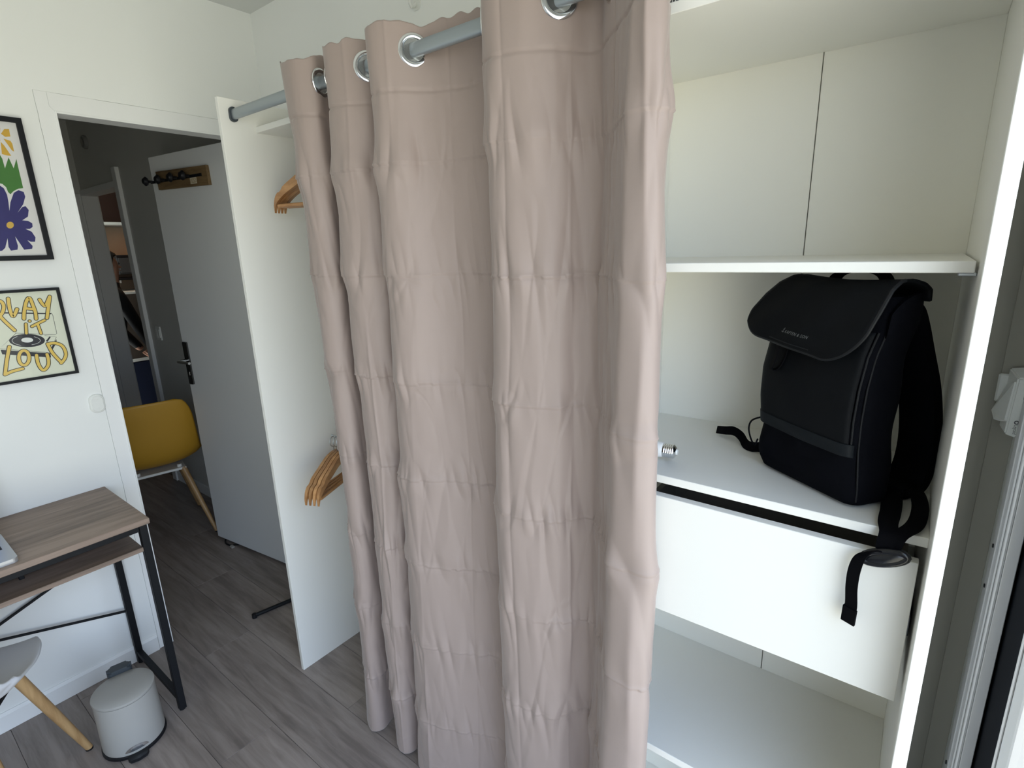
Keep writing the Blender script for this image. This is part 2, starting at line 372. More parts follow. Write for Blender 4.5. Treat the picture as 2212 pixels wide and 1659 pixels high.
dr = wpart('drawer', CORE, 1.90, 2.366, 0.878, 1.19, 0.895, 0.907)
b = B().box(1.90, 1.912, 0.8765, 1.19, 0.907, 1.02, 0.0005).box(2.354, 2.366, 0.8765, 1.19, 0.907, 1.02, 0.0005).box(1.912, 2.354, 1.178, 1.19, 0.907, 1.02, 0.0005)
b.done('drawer_box', CORE, dr, off=WO)
B().box(1.905, 2.3725, 0.8585, 0.8755, 0.884, 1.1185, 0.0008).done('drawer_front', MELA, dr, off=WO)
for sx in (1.848, 2.3665):
    B().box(sx, sx+0.012, 0.935, 1.18, 0.95, 0.985, 0.001).done('drawer_runner', STEEL, dr, off=WO)

# curtain rod (oval tube in two black sockets)
rod = thing('curtain_rod', 'grey oval metal curtain rod between the wardrobe side panels', 'rod', (0.605, 0.895, 1.976))
RO = (0.605, 0.895, 1.976)
bm = B(); n = 20; prof = []
for k in range(n):
    a = 2*math.pi*k/n; c, s_ = math.cos(a), math.sin(a)
    prof.append((0.0075*math.copysign(abs(c)**0.8, c), 0.0150*math.copysign(abs(s_)**0.75, s_)))
vs = [(0.6075, RO[1]+a, RO[2]+b_) for a, b_ in prof]+[(2.377, RO[1]+a, RO[2]+b_) for a, b_ in prof]
bm.raw(vs, [(i, (i+1) % n, n+(i+1) % n, n+i) for i in range(n)]+[tuple(range(n)), tuple(range(n, 2*n))])
bm.done('rod_tube', RODM, rod, True, off=RO, angle=60)
for x0, x1 in ((0.6051, 0.6130), (2.3715, 2.3794)):
    s_ = B().prism(rrect(0.024, 0.042, 0.0115, 5, RO[1], RO[2]), x0, x1-x0, 'YZ'); s_.done('rod_socket', GREYP, rod, off=RO)
# ============================================================ CURTAIN
CURT = None
def curtain_mat():
    m, n, l, p = nt('curtain_fabric')
    tc = n.new('ShaderNodeTexCoord')
    p.inputs['Base Color'].default_value = (0.345, 0.275, 0.246, 1); p.inputs['Roughness'].default_value = 0.55
    p.inputs['Sheen Weight'].default_value = 0.25; p.inputs['Sheen Roughness'].default_value = 0.4; p.inputs['Specular IOR Level'].default_value = 0.35
    t = n.new('ShaderNodeTexNoise'); t.inputs['Scale'].default_value = 900; b = n.new('ShaderNodeBump'); b.inputs['Strength'].default_value = 0.12; b.inputs['Distance'].default_value = 0.0006
    l.new(tc.outputs['Object'], t.inputs['Vector']); l.new(t.outputs['Fac'], b.inputs['Height']); l.new(b.outputs[0], p.inputs['Normal'])
    return m
CURTM = curtain_mat()
rng = np.random.default_rng(11)
def vnoise(u, v, seed):
    """smooth value noise, u v arrays in lattice units"""
    r = np.random.default_rng(seed); G = r.random((64, 64))
    iu = np.floor(u).astype(int); iv = np.floor(v).astype(int); fu = u-iu; fv = v-iv
    fu = fu*fu*(3-2*fu); fv = fv*fv*(3-2*fv)
    a = G[iu % 64, iv % 64]; b = G[(iu+1) % 64, iv % 64]; c = G[iu % 64, (iv+1) % 64]; d = G[(iu+1) % 64, (iv+1) % 64]
    return (a*(1-fu)+b*fu)*(1-fv)+(c*(1-fu)+d*fu)*fv - 0.5
ZT, ZB = 2.034, 0.012
# plan of the folds: X at top / middle / bottom, Y at top / bottom
PL = [  # xt     xm     xb     yt     yb
 (0.935, 0.985, 0.940, 0.872, 0.895),
 (0.968, 1.010, 0.975, 0.853, 0.868),
 (1.008, 1.043, 1.018, 0.842, 0.842),
 (1.042, 1.068, 1.050, 0.848, 0.836),
 (1.063, 1.084, 1.066, 0.873, 0.858),
 (1.056, 1.076, 1.060, 0.905, 0.900),
 (1.052, 1.068, 1.058, 0.944, 0.936),
 (1.078, 1.096, 1.092, 0.960, 0.950),
 (1.104, 1.115, 1.116, 0.946, 0.938),
 (1.110, 1.122, 1.126, 0.900, 0.892),
 (1.124, 1.136, 1.140, 0.864, 0.858),
 (1.148, 1.160, 1.162, 0.851, 0.846),
 (1.190, 1.194, 1.186, 0.853, 0.842),
 (1.230, 1.226, 1.208, 0.874, 0.856),
 (1.256, 1.246, 1.216, 0.908, 0.895),
 (1.272, 1.256, 1.226, 0.938, 0.930),
 (1.286, 1.272, 1.242, 0.930, 0.925),
 (1.288, 1.278, 1.248, 0.880, 0.878),
 (1.305, 1.298, 1.262, 0.850, 0.845),
 (1.345, 1.340, 1.310, 0.846, 0.832),
 (1.380, 1.380, 1.365, 0.870, 0.838),
 (1.410, 1.425, 1.425, 0.910, 0.858),
 (1.455, 1.475, 1.480, 0.938, 0.888),
 (1.515, 1.525, 1.525, 0.948, 0.915),
 (1.570, 1.575, 1.572, 0.935, 0.920),
 (1.598, 1.600, 1.590, 0.892, 0.888),
 (1.622, 1.624, 1.615, 0.852, 0.848),
 (1.660, 1.662, 1.660, 0.838, 0.832),
 (1.712, 1.720, 1.722, 0.852, 0.836),
 (1.757, 1.768, 1.768, 0.886, 0.852),
 (1.783, 1.789, 1.788, 0.918, 0.886),
 (1.806, 1.809, 1.803, 0.938, 0.905),
 (1.828, 1.827, 1.816, 0.936, 0.910),
 (1.850, 1.846, 1.828, 0.913, 0.900),
 (1.880, 1.872, 1.845, 0.880, 0.876),
 (1.910, 1.899, 1.862, 0.845, 0.848),
 (1.930, 1.916, 1.877, 0.819, 0.822),
 (1.942, 1.928, 1.890, 0.801, 0.803),
 (1.955, 1.945, 1.912, 0.795, 0.791),
 (1.970, 1.983, 1.955, 0.792, 0.788),
 (1.983, 2.004, 1.986, 0.802, 0.798),
 (1.984, 2.008, 1.990, 0.822, 0.818),
 (1.977, 1.997, 1.982, 0.845, 0.842)]
PLd = np.array(catmull(PL, 24))
d_ = np.r_[0, np.cumsum(np.hypot(np.diff(PLd[:, 0]), np.diff(PLd[:, 3])))]
NS, NZ = 680, 640
ss = np.linspace(0, d_[-1], NS); LEN = d_[-1]
col = np.stack([np.interp(ss, d_, PLd[:, k]) for k in range(5)], 1)
zz = np.linspace(ZT, ZB, NZ)
S, Z = np.meshgrid(ss*1.12, zz)          # rows z, cols s
t_ = (ZT-zz)/(ZT-ZB); tq = t_[:, None]
X = col[None, :, 0]*(1-tq)*(1-2*tq)+col[None, :, 1]*4*tq*(1-tq)+col[None, :, 2]*tq*(2*tq-1)
Y = col[None, :, 3]*(1-tq)+col[None, :, 4]*tq
# folds breathe a little on the way down
Y = Y + 0.010*vnoise(S*4.0, Z*1.3+7, 3)*np.clip((ZT-0.15-Z)/0.4, 0, 1); X = X + 0.012*np.clip((1.95-X)/0.2, 0.15, 1)*vnoise(S*4.0+9, Z*1.1, 5)*np.clip((ZT-0.15-Z)/0.4, 0, 1)
ZZ = Z.copy()
# top hem rises and sags between the eyelets
ZZ += (np.clip((Z-1.93)/0.1, 0, 1))*(0.026*vnoise(S*9, 0*Z, 21)+0.010*vnoise(S*40, 0*Z, 22))
dXs, dYs = np.gradient(X, axis=1), np.gradient(Y, axis=1)
nl = np.hypot(dXs, dYs)+1e-9; NX, NY = dYs/nl, -dXs/nl       # towards the room (-Y side)
creases = [1.752, 1.506, 1.245, 0.990, 0.742, 0.484, 0.221]
vcre = np.arange(0.06, LEN*1.12, 0.150)
disp = np.zeros_like(X)
near = np.zeros_like(X)
for i, zc in enumerate(creases):
    wobl = zc + 0.006*vnoise(S*6, 0*S+i*3.3, 40+i) + 0.004*vnoise(S*22, 0*S+i*1.7, 60+i)
    q = (Z-wobl)
    am = 0.35+1.0*np.clip(vnoise(S*5.5, 0*S+i*2.1, 80+i)+0.45, 0, 1)
    disp += am*0.0034*np.exp(-np.abs(q)/0.0042)*np.where(q > 0, 1.0, -0.5)
    near += np.exp(-(q/0.040)**2)
for i, sc in enumerate(vcre):
    wobl = sc + 0.012*vnoise(Z*5, 0*Z+i*2.7, 120+i)
    q = S-wobl
    am = np.clip(vnoise(Z*4+i*5, 0*Z+i*1.3, 150+i)*2+0.55, 0, 1.4)
    sg = 1 if i % 2 else -1
    disp += am*0.0042*sg*np.exp(-np.abs(q)/0.0055)
band = np.searchsorted(-np.array(creases), -zz)
jit = np.zeros_like(X)
for b_ in range(len(creases)+1):
    jit[band == b_] = vnoise(S[band == b_]*9+b_*7.7, 0*S[band == b_]+b_*3.1, 200)*0.008   # each packing fold hangs a touch differently
k_ = np.ones(9)/9
jit = np.apply_along_axis(lambda v: np.convolve(np.pad(v, 4, mode='edge'), k_, mode='valid'), 0, jit)
disp += jit
low = np.clip((1.93-Z)/0.10, 0, 1)
w1_ = vnoise(S*16+Z*2.2, Z*4.5, 301); w2_ = vnoise(S*16-Z*3.0, Z*4.5+11, 302)
disp += low*0.019*(np.minimum(np.abs(w1_), np.abs(w2_))-0.12)*(0.6+near)
w3 = vnoise(S*34+Z*5, Z*9, 303); disp += low*0.012*np.abs(w3)*(0.25+0.9*near)
w4 = vnoise(S*85, Z*16, 304); disp += 0.0042*w4*(0.10+0.8*np.clip(vnoise(S*5, Z*4, 305)*2, 0, 1)*near)
# header seam: stitched groove with puckers below and above
sz = 1.897
disp -= 0.0030*np.exp(-((Z-sz)/0.0032)**2)
pk = np.exp(-np.clip(sz-Z, 0, 1)/0.022)*(Z <= sz)+np.exp(-np.clip(Z-sz, 0, 1)/0.012)*(Z > sz)
disp += 0.0048*vnoise(S*62, 0*Z+1.5, 310)*pk + 0.008*vnoise(S*22, Z*6, 311)*np.clip((Z-1.86)/0.05, 0, 1)
# bottom hem
disp += 0.0007*(Z < 0.075)
X = X+NX*disp; Y = np.maximum(Y+NY*disp, 0.76)
# keep clear of the shelves
fr_ = (X > 1.925) & (ZZ < 1.915); Y = np.where(fr_, np.minimum(Y, 0.8550), Y)
cur = thing('curtain', 'long crumpled taupe curtain hanging on chrome eyelets in front of the wardrobe', 'curtain', (1.46, 0.89, 0.0))
CO = np.array((1.46, 0.89, 0.0))
P3 = np.stack([X, Y, ZZ], -1)
# eyelets: where the cloth crosses the rod line
ey = []
cy = Y[int((ZT-1.976)/(ZT-ZB)*(NZ-1))]
row_e = int((ZT-1.976)/(ZT-ZB)*(NZ-1))
for j in range(1, NS):
    if (cy[j-1]-0.895)*(cy[j]-0.895) <= 0 and (not ey or j-ey[-1] > 8): ey.append(j)
keep = np.ones((NZ-1, NS-1), bool)
Pc = 0.25*(P3[:-1, :-1]+P3[1:, :-1]+P3[:-1, 1:]+P3[1:, 1:])
ey_c = []
for j in ey:
    c = P3[row_e, j].copy(); c[2] = 1.976; c[1] = 0.895; tg = P3[row_e, min(j+6, NS-1)]-P3[row_e, max(j-6, 0)]; tg[2] = 0; tg /= np.linalg.norm(tg)
    ey_c.append((c, tg)); dv = Pc-c
    rr = np.hypot((dv*tg).sum(-1), dv[..., 2]); off_ = np.abs(dv[..., 0]*tg[1]-dv[..., 1]*tg[0])
    keep &= ~((rr < 0.0235) & (off_ < 0.03))
idx = np.arange(NZ*NS).reshape(NZ, NS)
q = np.stack([idx[:-1, :-1], idx[1:, :-1], idx[1:, 1:], idx[:-1, 1:]], -1)[keep]
me = bpy.data.meshes.new('fabric'); V = (P3.reshape(-1, 3)-CO).astype(np.float32)
me.vertices.add(len(V)); me.vertices.foreach_set('co', V.ravel())
nq = len(q); me.loops.add(nq*4); me.loops.foreach_set('vertex_index', q.astype(np.int32).ravel())
me.polygons.add(nq); me.polygons.foreach_set('loop_start', np.arange(0, nq*4, 4, dtype=np.int32)); me.polygons.foreach_set('loop_total', np.full(nq, 4, np.int32))
me.update(calc_edges=True); me.materials.append(CURTM); me.shade_smooth()
fab = bpy.data.objects.new('fabric', me); COL.objects.link(fab); fab.parent = cur
sol = fab.modifiers.new('thickness', 'SOLIDIFY'); sol.thickness = 0.0012; sol.offset = 0
ering = None
for c, tg in ey_c:
    nrm = Vector((tg[1], -tg[0], 0))
    if ering is None:
        pr = []
        for k in range(15):
            a = math.pi*2*k/14
            pr.append((0.0280+0.0058*math.cos(a), 0.0030*math.sin(a)))
        ering = B().lathe(pr, 40, (0, 0, 0), (1, 0, 0)).done('eyelet', CHROME, cur, True, angle=80); o = ering
    else:
        o = bpy.data.objects.new('eyelet', ering.data); COL.objects.link(o); o.parent = cur
    o.location = Vector(c)-Vector(CO); o.rotation_euler = (0, 0, math.atan2(nrm.y, nrm.x))

# ============================================================ HANGERS
def hanger_bms():
    # local: x along the bar, z up, origin at the top of the hook
    a = B()
    prof = [(-0.185, -0.158), (-0.173, -0.132), (-0.138, -0.106), (-0.085, -0.080), (-0.045, -0.062), (0, -0.055), (0.045, -0.062), (0.085, -0.080), (0.138, -0.106), (0.173, -0.132), (0.185, -0.158)]
    up = catmull(prof, 5); n = len(up); vs = []; fs = []
    for i, (x, z) in enumerate(up):
        h = 0.022+0.010*(1-abs(x)/0.185); th = 0.0058-0.002*max(0, (abs(x)-0.17)/0.015)
        notch = 0.0045 if 0.145 < abs(x) < 0.155 else 0
        vs += [(x, -th, z-notch), (x, th, z-notch), (x, th, z-h), (x, -th, z-h)]
    for i in range(n-1):
        for k in range(4): fs.append((i*4+k, i*4+(k+1) % 4, (i+1)*4+(k+1) % 4, (i+1)*4+k))
    fs += [(3, 2, 1, 0), tuple((n-1)*4+k for k in range(4))]
    a.raw(vs, fs)
    b = B().tube([(-0.168, 0, -0.160), (0.168, 0, -0.160)], 0.0058, 10)
    hk = [(0, 0, -0.060), (0, 0, -0.042)]+[(0.018*math.sin(t)+0.0, 0, -0.020-0.018*math.cos(t)) for t in np.linspace(0.15, 4.2, 18)]
    c = B().tube(hk, 0.0017, 8)
    return a, b, c
hproto = None
def hanger(loc, rz, label, grp):
    global hproto
    if hproto is None:
        r = thing('clothes_hanger', label, 'hanger', loc, rz, grp); a, b, c = hanger_bms()
        a.done('shoulder_piece', HANGW, r, True, angle=50); b.done('trouser_bar', HANGW, r, True); c.done('hook', STEEL, r, True); hproto = r; return r
    r = hproto.copy(); COL.objects.link(r); r.location = loc; r.rotation_euler = (0, 0, rz); r['label'] = label; r['group'] = grp
    for ch in hproto.children:
        k = ch.copy(); COL.objects.link(k); k.parent = r
    return r
ordn = ['nearest the curtain front', 'second from the front', 'third from the front', 'rearmost']
for i in range(4):
    hanger((0.885-0.003*i, 0.973+0.0145*i, 1.868), math.radians(12+0.8*i), 'wooden hanger of the upper bundle beside the curtain top, '+ordn[i], 'upper wooden hangers')
for i in range(4):
    hanger((0.744-0.0120*i, 1.050-0.0053*i, 0.928), math.radians(-66-0.8*i), 'wooden hanger of the lower bundle by the curtain middle, '+['rightmost', 'second from the right', 'third from the right', 'leftmost'][i], 'lower wooden hangers')
# short rails the hangers hang from (behind the curtain)
B().tube([(0.880, 0.955, 1.8645), (0.880, 1.035, 1.8645), (0.880, 1.06, 1.885), (0.880, 1.06, 1.934)], 0.0035, 10).done('hanger_rail', STEEL, wd, True, off=WO)
B().tube([(0.690, 1.0435, 0.9245), (1.829, 1.0435, 0.9245)], 0.0035, 10).done('hanger_rail', STEEL, wd, True, off=WO)
# ============================================================ BACKPACK
u_ = Vector((0.8170, -0.5767, 0)); v_ = Vector((0.5767, 0.8170, 0)); FR = Vector((2.285, 0.896, 1.1552))
BL = FR - u_*0.105 + v_*0.045; BRZ = math.atan2(u_.y, u_.x)
bag = thing('backpack', 'black flap backpack standing on the middle shelf with hanging straps', 'backpack', BL, BRZ)
def w2b(p):
    d = Vector(p)-BL; return Vector((d.dot(u_), d.dot(v_), d.z))
NYL = mat('black_nylon', (0.002, 0.0023, 0.004), 0.85, bump=0.35, bscale=1500, spec=0.07)
LEA = mat('black_coated_canvas', (0.003, 0.0038, 0.0048), 0.65, noise=0.35, nscale=18, bump=0.25, bscale=700, spec=0.12)
WEB = mat('black_webbing', (0.002, 0.002, 0.003), 0.85, bump=0.5, bscale=1800, spec=0.07)
PIPE = mat('dark_piping', (0.008, 0.009, 0.0105), 0.5, spec=0.25)
def bx(x): return x+0.105
def by(y): return y-0.045
# body: loft of rounded rectangles (table: z, x0, x1, yf, yb, r)
secs = [(0.000, -0.192, -0.012, 0.014, 0.072, 0.020), (0.006, -0.203, -0.003, 0.004, 0.082, 0.024), (0.02, -0.210, 0.000, 0.000, 0.085, 0.026), (0.05, -0.210, -0.002, -0.001, 0.086, 0.026),
        (0.09, -0.206, -0.006, -0.001, 0.086, 0.025), (0.14, -0.211, -0.006, -0.003, 0.086, 0.025), (0.19, -0.211, -0.004, -0.002, 0.084, 0.024), (0.24, -0.203, 0.000, 0.002, 0.081, 0.023),
        (0.28, -0.192, 0.008, 0.008, 0.078, 0.022), (0.31, -0.178, 0.013, 0.012, 0.076, 0.020), (0.325, -0.168, 0.010, 0.018, 0.072, 0.018)]
zs = np.array([s[0] for s in secs]); tab = np.array([s[1:] for s in secs])
def sec_at(z): return [np.interp(z, zs, tab[:, k]) for k in range(5)]
zl = np.concatenate([[0, .003, .006, .012], np.linspace(0.02, 0.325, 32)])
verts = []; faces = []; nr = None
for z in zl:
    x0, x1, yf, yb, r = sec_at(z)
    ring = rrect(x1-x0, yb-yf, r, 8, (x0+x1)/2, (yf+yb)/2)
    # subdivide long sides by interpolation, with slight sag of the cloth
    full = []
    for i in range(len(ring)):
        a, b_ = ring[i], ring[(i+1) % len(ring)]; L = math.hypot(a[0]-b_[0], a[1]-b_[1]); m_ = max(1, int(L/0.012))
        m_ = 14 if (i % 9 == 8 and i in (8, 26)) else (4 if i % 9 == 8 else 1)
        for k in range(m_):
            t = k/m_; full.append((a[0]+(b_[0]-a[0])*t, a[1]+(b_[1]-a[1])*t))
    nr = len(full)
    for (x, y) in full:
        w = 0.0025*math.sin(x*41+z*23)*math.sin(z*31)+0.0015*math.sin(x*90-z*60)
        bul = -0.006*math.sin(math.pi*min(1, max(0, (x-x0)/(x1-x0))))*math.sin(math.pi*min(1, z/0.3)) if y < yf+0.01 else 0
        verts.append((bx(x), by(y+bul+(w if 0.02 < z < 0.31 else 0)), z))
for i in range(len(zl)-1):
    for k in range(nr):
        faces.append((i*nr+k, i*nr+(k+1) % nr, (i+1)*nr+(k+1) % nr, (i+1)*nr+k))
faces += [tuple(range(nr-1, -1, -1)), tuple((len(zl)-1)*nr+k for k in range(nr))]
B().raw(verts, faces).done('body', NYL, bag, True, angle=60)
def front_y(x, z):
    x0, x1, yf, yb, r = sec_at(z); e = 0
    for xe, sg in ((x0, 1), (x1, -1)):
        d = (x-xe)*sg
        if d < r: e = max(e, r-math.sqrt(max(0, r*r-(r-max(0, d))**2)))
    return yf+e-0.006*math.sin(math.pi*min(1, max(0, (x-x0)/(x1-x0))))*math.sin(math.pi*min(1, z/0.3))
# coated front panel and its zip band
def front_sheet(name, m, zlo, zhi, inset, proud, th, xr=-0.012):
    vs = []; fs = []; nx, nz = 26, 24
    for j in range(nz+1):
        for i in range(nx+1):
            s_, t = i/nx, j/nz
            z = zlo(s_)+(zhi(s_)-zlo(s_))*t; x0, x1 = sec_at(z)[0:2]
            x = x0+inset+(x1+xr-x0-inset)*s_
            vs.append((bx(x), by(front_y(x, z)-proud+0.0012*math.sin(x*55+z*38)*math.sin(math.pi*s_)*math.sin(math.pi*t)), z))
    for j in range(nz):
        for i in range(nx): a = j*(nx+1)+i; fs.append((a, a+1, a+nx+2, a+nx+1))
    o = mesh_obj(name, vs, fs, m, bag, True); md = o.modifiers.new('t', 'SOLIDIFY'); md.thickness = th; md.offset = 1; return o
fp = front_sheet('front_panel', LEA, lambda s: 0.100, lambda s: 0.275, 0.004, 0.0035, 0.002)
front_sheet('zip_band', mat('black_band', (0.006, 0.008, 0.010), 0.6, bump=0.2, bscale=900, spec=0.15), lambda s: 0.090-0.006*s, lambda s: 0.110-0.006*s, 0.003, 0.0048, 0.002, -0.006)
def edge_line(z0, z1, xo, n=22, y0=0.0025):
    out = []
    for i in range(n):
        z = z0+(z1-z0)*i/(n-1); x1 = sec_at(z)[1]; x = x1+xo; out.append((bx(x), by(front_y(x, z)-y0), z))
    return out
B().tube(edge_line(0.086, 0.275, -0.010), 0.0017, 8).done('piping', PIPE, bag, True)
B().tube(edge_line(0.012, 0.300, -0.0035), 0.0013, 8).done('piping', PIPE, bag, True)
xl_ = [(bx(sec_at(z)[0]+0.005), by(front_y(sec_at(z)[0]+0.005, z)-0.002), z) for z in np.linspace(0.09, 0.26, 16)]
B().tube(xl_, 0.0015, 8).done('piping', PIPE, bag, True)
# flap: from the back edge over the top and down the front
nx, ny = 34, 36
def flap_pt(s, t):
    # t 0 (back seam) .. 1 (front lip); profile in y,z
    prof = [(0.070, 0.318), (0.066, 0.334), (0.050, 0.343), (0.025, 0.349), (0.004, 0.349), (-0.010, 0.338), (-0.019, 0.315), (-0.026, 0.285), (-0.028, 0.262), (-0.027, 0.240)]
    k = t*(len(prof)-1); i = min(int(k), len(prof)-2); f = k-i
    y = prof[i][0]*(1-f)+prof[i+1][0]*f; z = prof[i][1]*(1-f)+prof[i+1][1]*f
    xs = [(-0.158, 0.018), (-0.158, 0.020), (-0.154, 0.021), (-0.150, 0.022), (-0.156, 0.022), (-0.170, 0.022), (-0.190, 0.018), (-0.212, 0.008), (-0.226, -0.006), (-0.232, -0.020)]
    xa = xs[i][0]*(1-f)+xs[i+1][0]*f; xb = xs[i][1]*(1-f)+xs[i+1][1]*f
    x = xa+(xb-xa)*s
    z += (0.012-0.026*s)*max(0, (t-0.55)/0.45) - 0.008*math.sin(math.pi*s)*max(0, 1-abs(t-0.35)/0.25)*0.7
    y += -0.004*math.sin(math.pi*s)*max(0, t-0.5)*2 + 0.0012*math.sin(s*17+t*9)
    return Vector((bx(x), by(y), z))
def flap_uv(i, j):
    # superellipse-rounded lip corners
    s = i/nx; m = 14; c = 0.23
    if j <= ny-m: t = (1-c)*j/(ny-m)
    else:
        th = math.pi/2*(j-(ny-m))/m; t = 1-c+c*math.sin(th); s = 0.5+(s-0.5)*(1-0.40*(1-math.cos(th)))
    return s, t
vs = [flap_pt(*flap_uv(i, j)) for j in range(ny+1) for i in range(nx+1)]
fs = [(j*(nx+1)+i, j*(nx+1)+i+1, (j+1)*(nx+1)+i+1, (j+1)*(nx+1)+i) for j in range(ny) for i in range(nx)]
flap = mesh_obj('flap', vs, fs, LEA, bag, True); md = flap.modifiers.new('t', 'SOLIDIFY'); md.thickness = 0.004; md.offset = 0
j0 = 11
edge = [flap_pt(*flap_uv(0, j)) for j in range(j0, ny+1)]+[flap_pt(*flap_uv(i, ny)) for i in range(1, nx)]+[flap_pt(*flap_uv(nx, j)) for j in range(ny, j0, -1)]
B().tube(edge, 0.0026, 8).done('piping', PIPE, flap, True)
e2 = [p+Vector((0, -0.002, 0)) for p in [flap_pt(0.5+(flap_uv(i, ny)[0]-0.5)*0.97, 0.968) for i in range(6, nx-5)]]
B().tube(e2, 0.0008, 6).done('stitching', PIPE, flap, True)
# print on the flap
def text_mesh(txt, size, spacing=1.0):
    cu = bpy.data.curves.new('txt', 'FONT'); cu.body = txt; cu.size = size; cu.space_character = spacing; cu.resolution_u = 2
    o = bpy.data.objects.new('txt', cu); COL.objects.link(o); bpy.context.view_layer.update()
    me = bpy.data.meshes.new_from_object(o.evaluated_get(bpy.context.evaluated_depsgraph_get())); bpy.data.objects.remove(o)
    V = [v.co.copy() for v in me.vertices]; F = [tuple(p.vertices) for p in me.polygons]; bpy.data.meshes.remove(me); return V, F
V, F = text_mesh('KAPTEN & SON', 0.0064, 1.12)
wmax = max(v.x for v in V); sc = 0.042/wmax
vs = []
def on_flap(a, b_):
    # a, b in metres from the left end of the line of writing
    s0, t0 = 0.405, 0.895
    p = flap_pt(s0+a/0.205, t0-b_/0.225); return p+Vector((0, -0.0027, 0))
vs = [on_flap(v.x*sc+0.006, v.y*sc*1.3) for v in V]
INK = mat('silver_print', (0.16, 0.17, 0.17), 0.5)
# anchor mark in front of the words
def strip(pts, w):
    vv, ff = [], []
    for i in range(len(pts)-1):
        a, b_ = Vector((*pts[i], 0)), Vector((*pts[i+1], 0)); d = (b_-a).normalized(); nn = Vector((-d.y, d.x, 0))*w/2
        k = len(vv); vv += [a-nn, b_-nn, b_+nn, a+nn]; ff.append((k, k+1, k+2, k+3))
    return vv, ff
av, af = [], []
for pts in ([(0.002, 0.0005), (0.002, 0.0052)], [(0.0008, 0.0042), (0.0032, 0.0042)], [(0.0, 0.0018), (0.0006, 0.0006), (0.002, 0.0), (0.0034, 0.0006), (0.004, 0.0018)], [(0.0016, 0.0056), (0.0024, 0.0056), (0.0024, 0.0064), (0.0016, 0.0064), (0.0016, 0.0056)]):
    a, b_ = strip(pts, 0.0006); k = len(av); av += a; af += [tuple(i+k for i in f) for f in b_]
k = len(vs); vs += [on_flap(v.x, v.y*1.2) for v in av]; F2 = list(F)+[tuple(i+k for i in f) for f in af]
mesh_obj('lettering', vs, F2, INK, flap)
# pull loop, carry handle
lp = [(bx(-0.150), by(-0.022), 0.246), (bx(-0.152), by(-0.024), 0.225), (bx(-0.158), by(-0.024), 0.205), (bx(-0.164), by(-0.022), 0.193), (bx(-0.160), by(-0.014), 0.193), (bx(-0.152), by(-0.010), 0.210), (bx(-0.144), by(-0.010), 0.240)]
B().ribbon([Vector(p) for p in catmull(lp, 4)], (0.85, -0.5, 0.1), 0.017, 0.0018).done('pull_loop', WEB, bag)
hp = [(bx(-0.125), by(0.050), 0.338), (bx(-0.118), by(0.052), 0.350), (bx(-0.095), by(0.054), 0.3575), (bx(-0.065), by(0.054), 0.3580), (bx(-0.042), by(0.052), 0.352), (bx(-0.030), by(0.050), 0.336)]
B().ribbon([Vector(p) for p in catmull(hp, 4)], (0, 1, 0), 0.024, 0.004).done('carry_handle', WEB, bag)
# roll-top collar seen at the right of the flap
cv_ = [(bx(0.006), by(0.012), 0.285), (bx(0.012), by(0.022), 0.303), (bx(0.011), by(0.045), 0.312), (bx(0.006), by(0.064), 0.310), (bx(0.000), by(0.076), 0.285)]
B().ribbon([Vector(p) for p in catmull(cv_, 5)], (0.1, 0, 1), 0.034, 0.005).done('collar', NYL, bag)
# shoulder straps
for cx_, nm in ((-0.028, 0), (-0.160, 1)):
    sp = [(cx_, 0.068, 0.306), (cx_, 0.080, 0.300), (cx_, 0.094, 0.276), (cx_, 0.113, 0.235), (cx_, 0.138, 0.180), (cx_, 0.154, 0.125), (cx_, 0.160, 0.075), (cx_, 0.155, 0.035), (cx_, 0.140, 0.013), (cx_, 0.100, 0.012)]
    if nm: sp = [(x, 0.078+(y-0.078)*0.62, z) for x, y, z in sp]
    B().ribbon([Vector((bx(a), by(b_), c)) for a, b_, c in catmull(sp, 6)], (1, 0, 0), 0.056, 0.018).done('shoulder_strap', NYL, bag)
# webbing from the right strap: over the shelf edge to the buckle, loose end hanging down
st = B()
pa = [(2.354, 1.010, 1.172), (2.362, 0.975, 1.174), (2.3665, 0.940, 1.169), (2.365, 0.905, 1.163), (2.359, 0.875, 1.162), (2.346, 0.8555, 1.155), (2.341, 0.8485, 1.141), (2.338, 0.8460, 1.126)]
pb = [(2.327, 1.005, 1.170), (2.331, 0.955, 1.166), (2.332, 0.915, 1.162), (2.331, 0.878, 1.1605), (2.334, 0.856, 1.155), (2.332, 0.8475, 1.141), (2.332, 0.8455, 1.126)]
nA = len(catmull(pa, 5)); nB = len(catmull(pb, 5))
st.ribbon([w2b(p) for p in catmull(pa, 5)], w2b(BL+Vector((0.9, -0.15, 0))), list(np.linspace(0.022, 0.020, nA)), 0.0022)
B_ = st.done('webbing', WEB, bag)
B().ribbon([w2b(p) for p in catmull(pb, 5)], w2b(BL+Vector((0.95, -0.1, 0))), list(np.linspace(0.030, 0.020, nB)), 0.0022).done('webbing', WEB, bag)
c0 = w2b((2.333, 0.8435, 1.122)); ax = (w2b((2.360, 0.8435, 1.131))-c0).normalized()
bk = B()
pts = [c0+ax*(0.027*math.cos(a))+Vector((0, 0, 0.010*math.sin(a))) for a in np.linspace(0, 2*math.pi, 25)]
bk.tube(pts, 0.0052, 10, caps=False)
bk.tube([c0-ax*0.026, c0+ax*0.026], [0.004, 0.004], 8)
t = bmesh.new(); bmesh.ops.create_uvsphere(t, u_segments=20, v_segments=12, radius=1.0); zx = Vector((0, 0, 1)); yx = zx.cross(ax)
for v in t.verts: v.co = c0+ax*(v.co.x*0.0285)+yx*(v.co.y*0.0072)+zx*(v.co.z*0.0105)
bk._add(t)
bk.done('buckle', mat('buckle_plastic', (0.006, 0.0065, 0.008), 0.18, spec=0.4), bag, True)
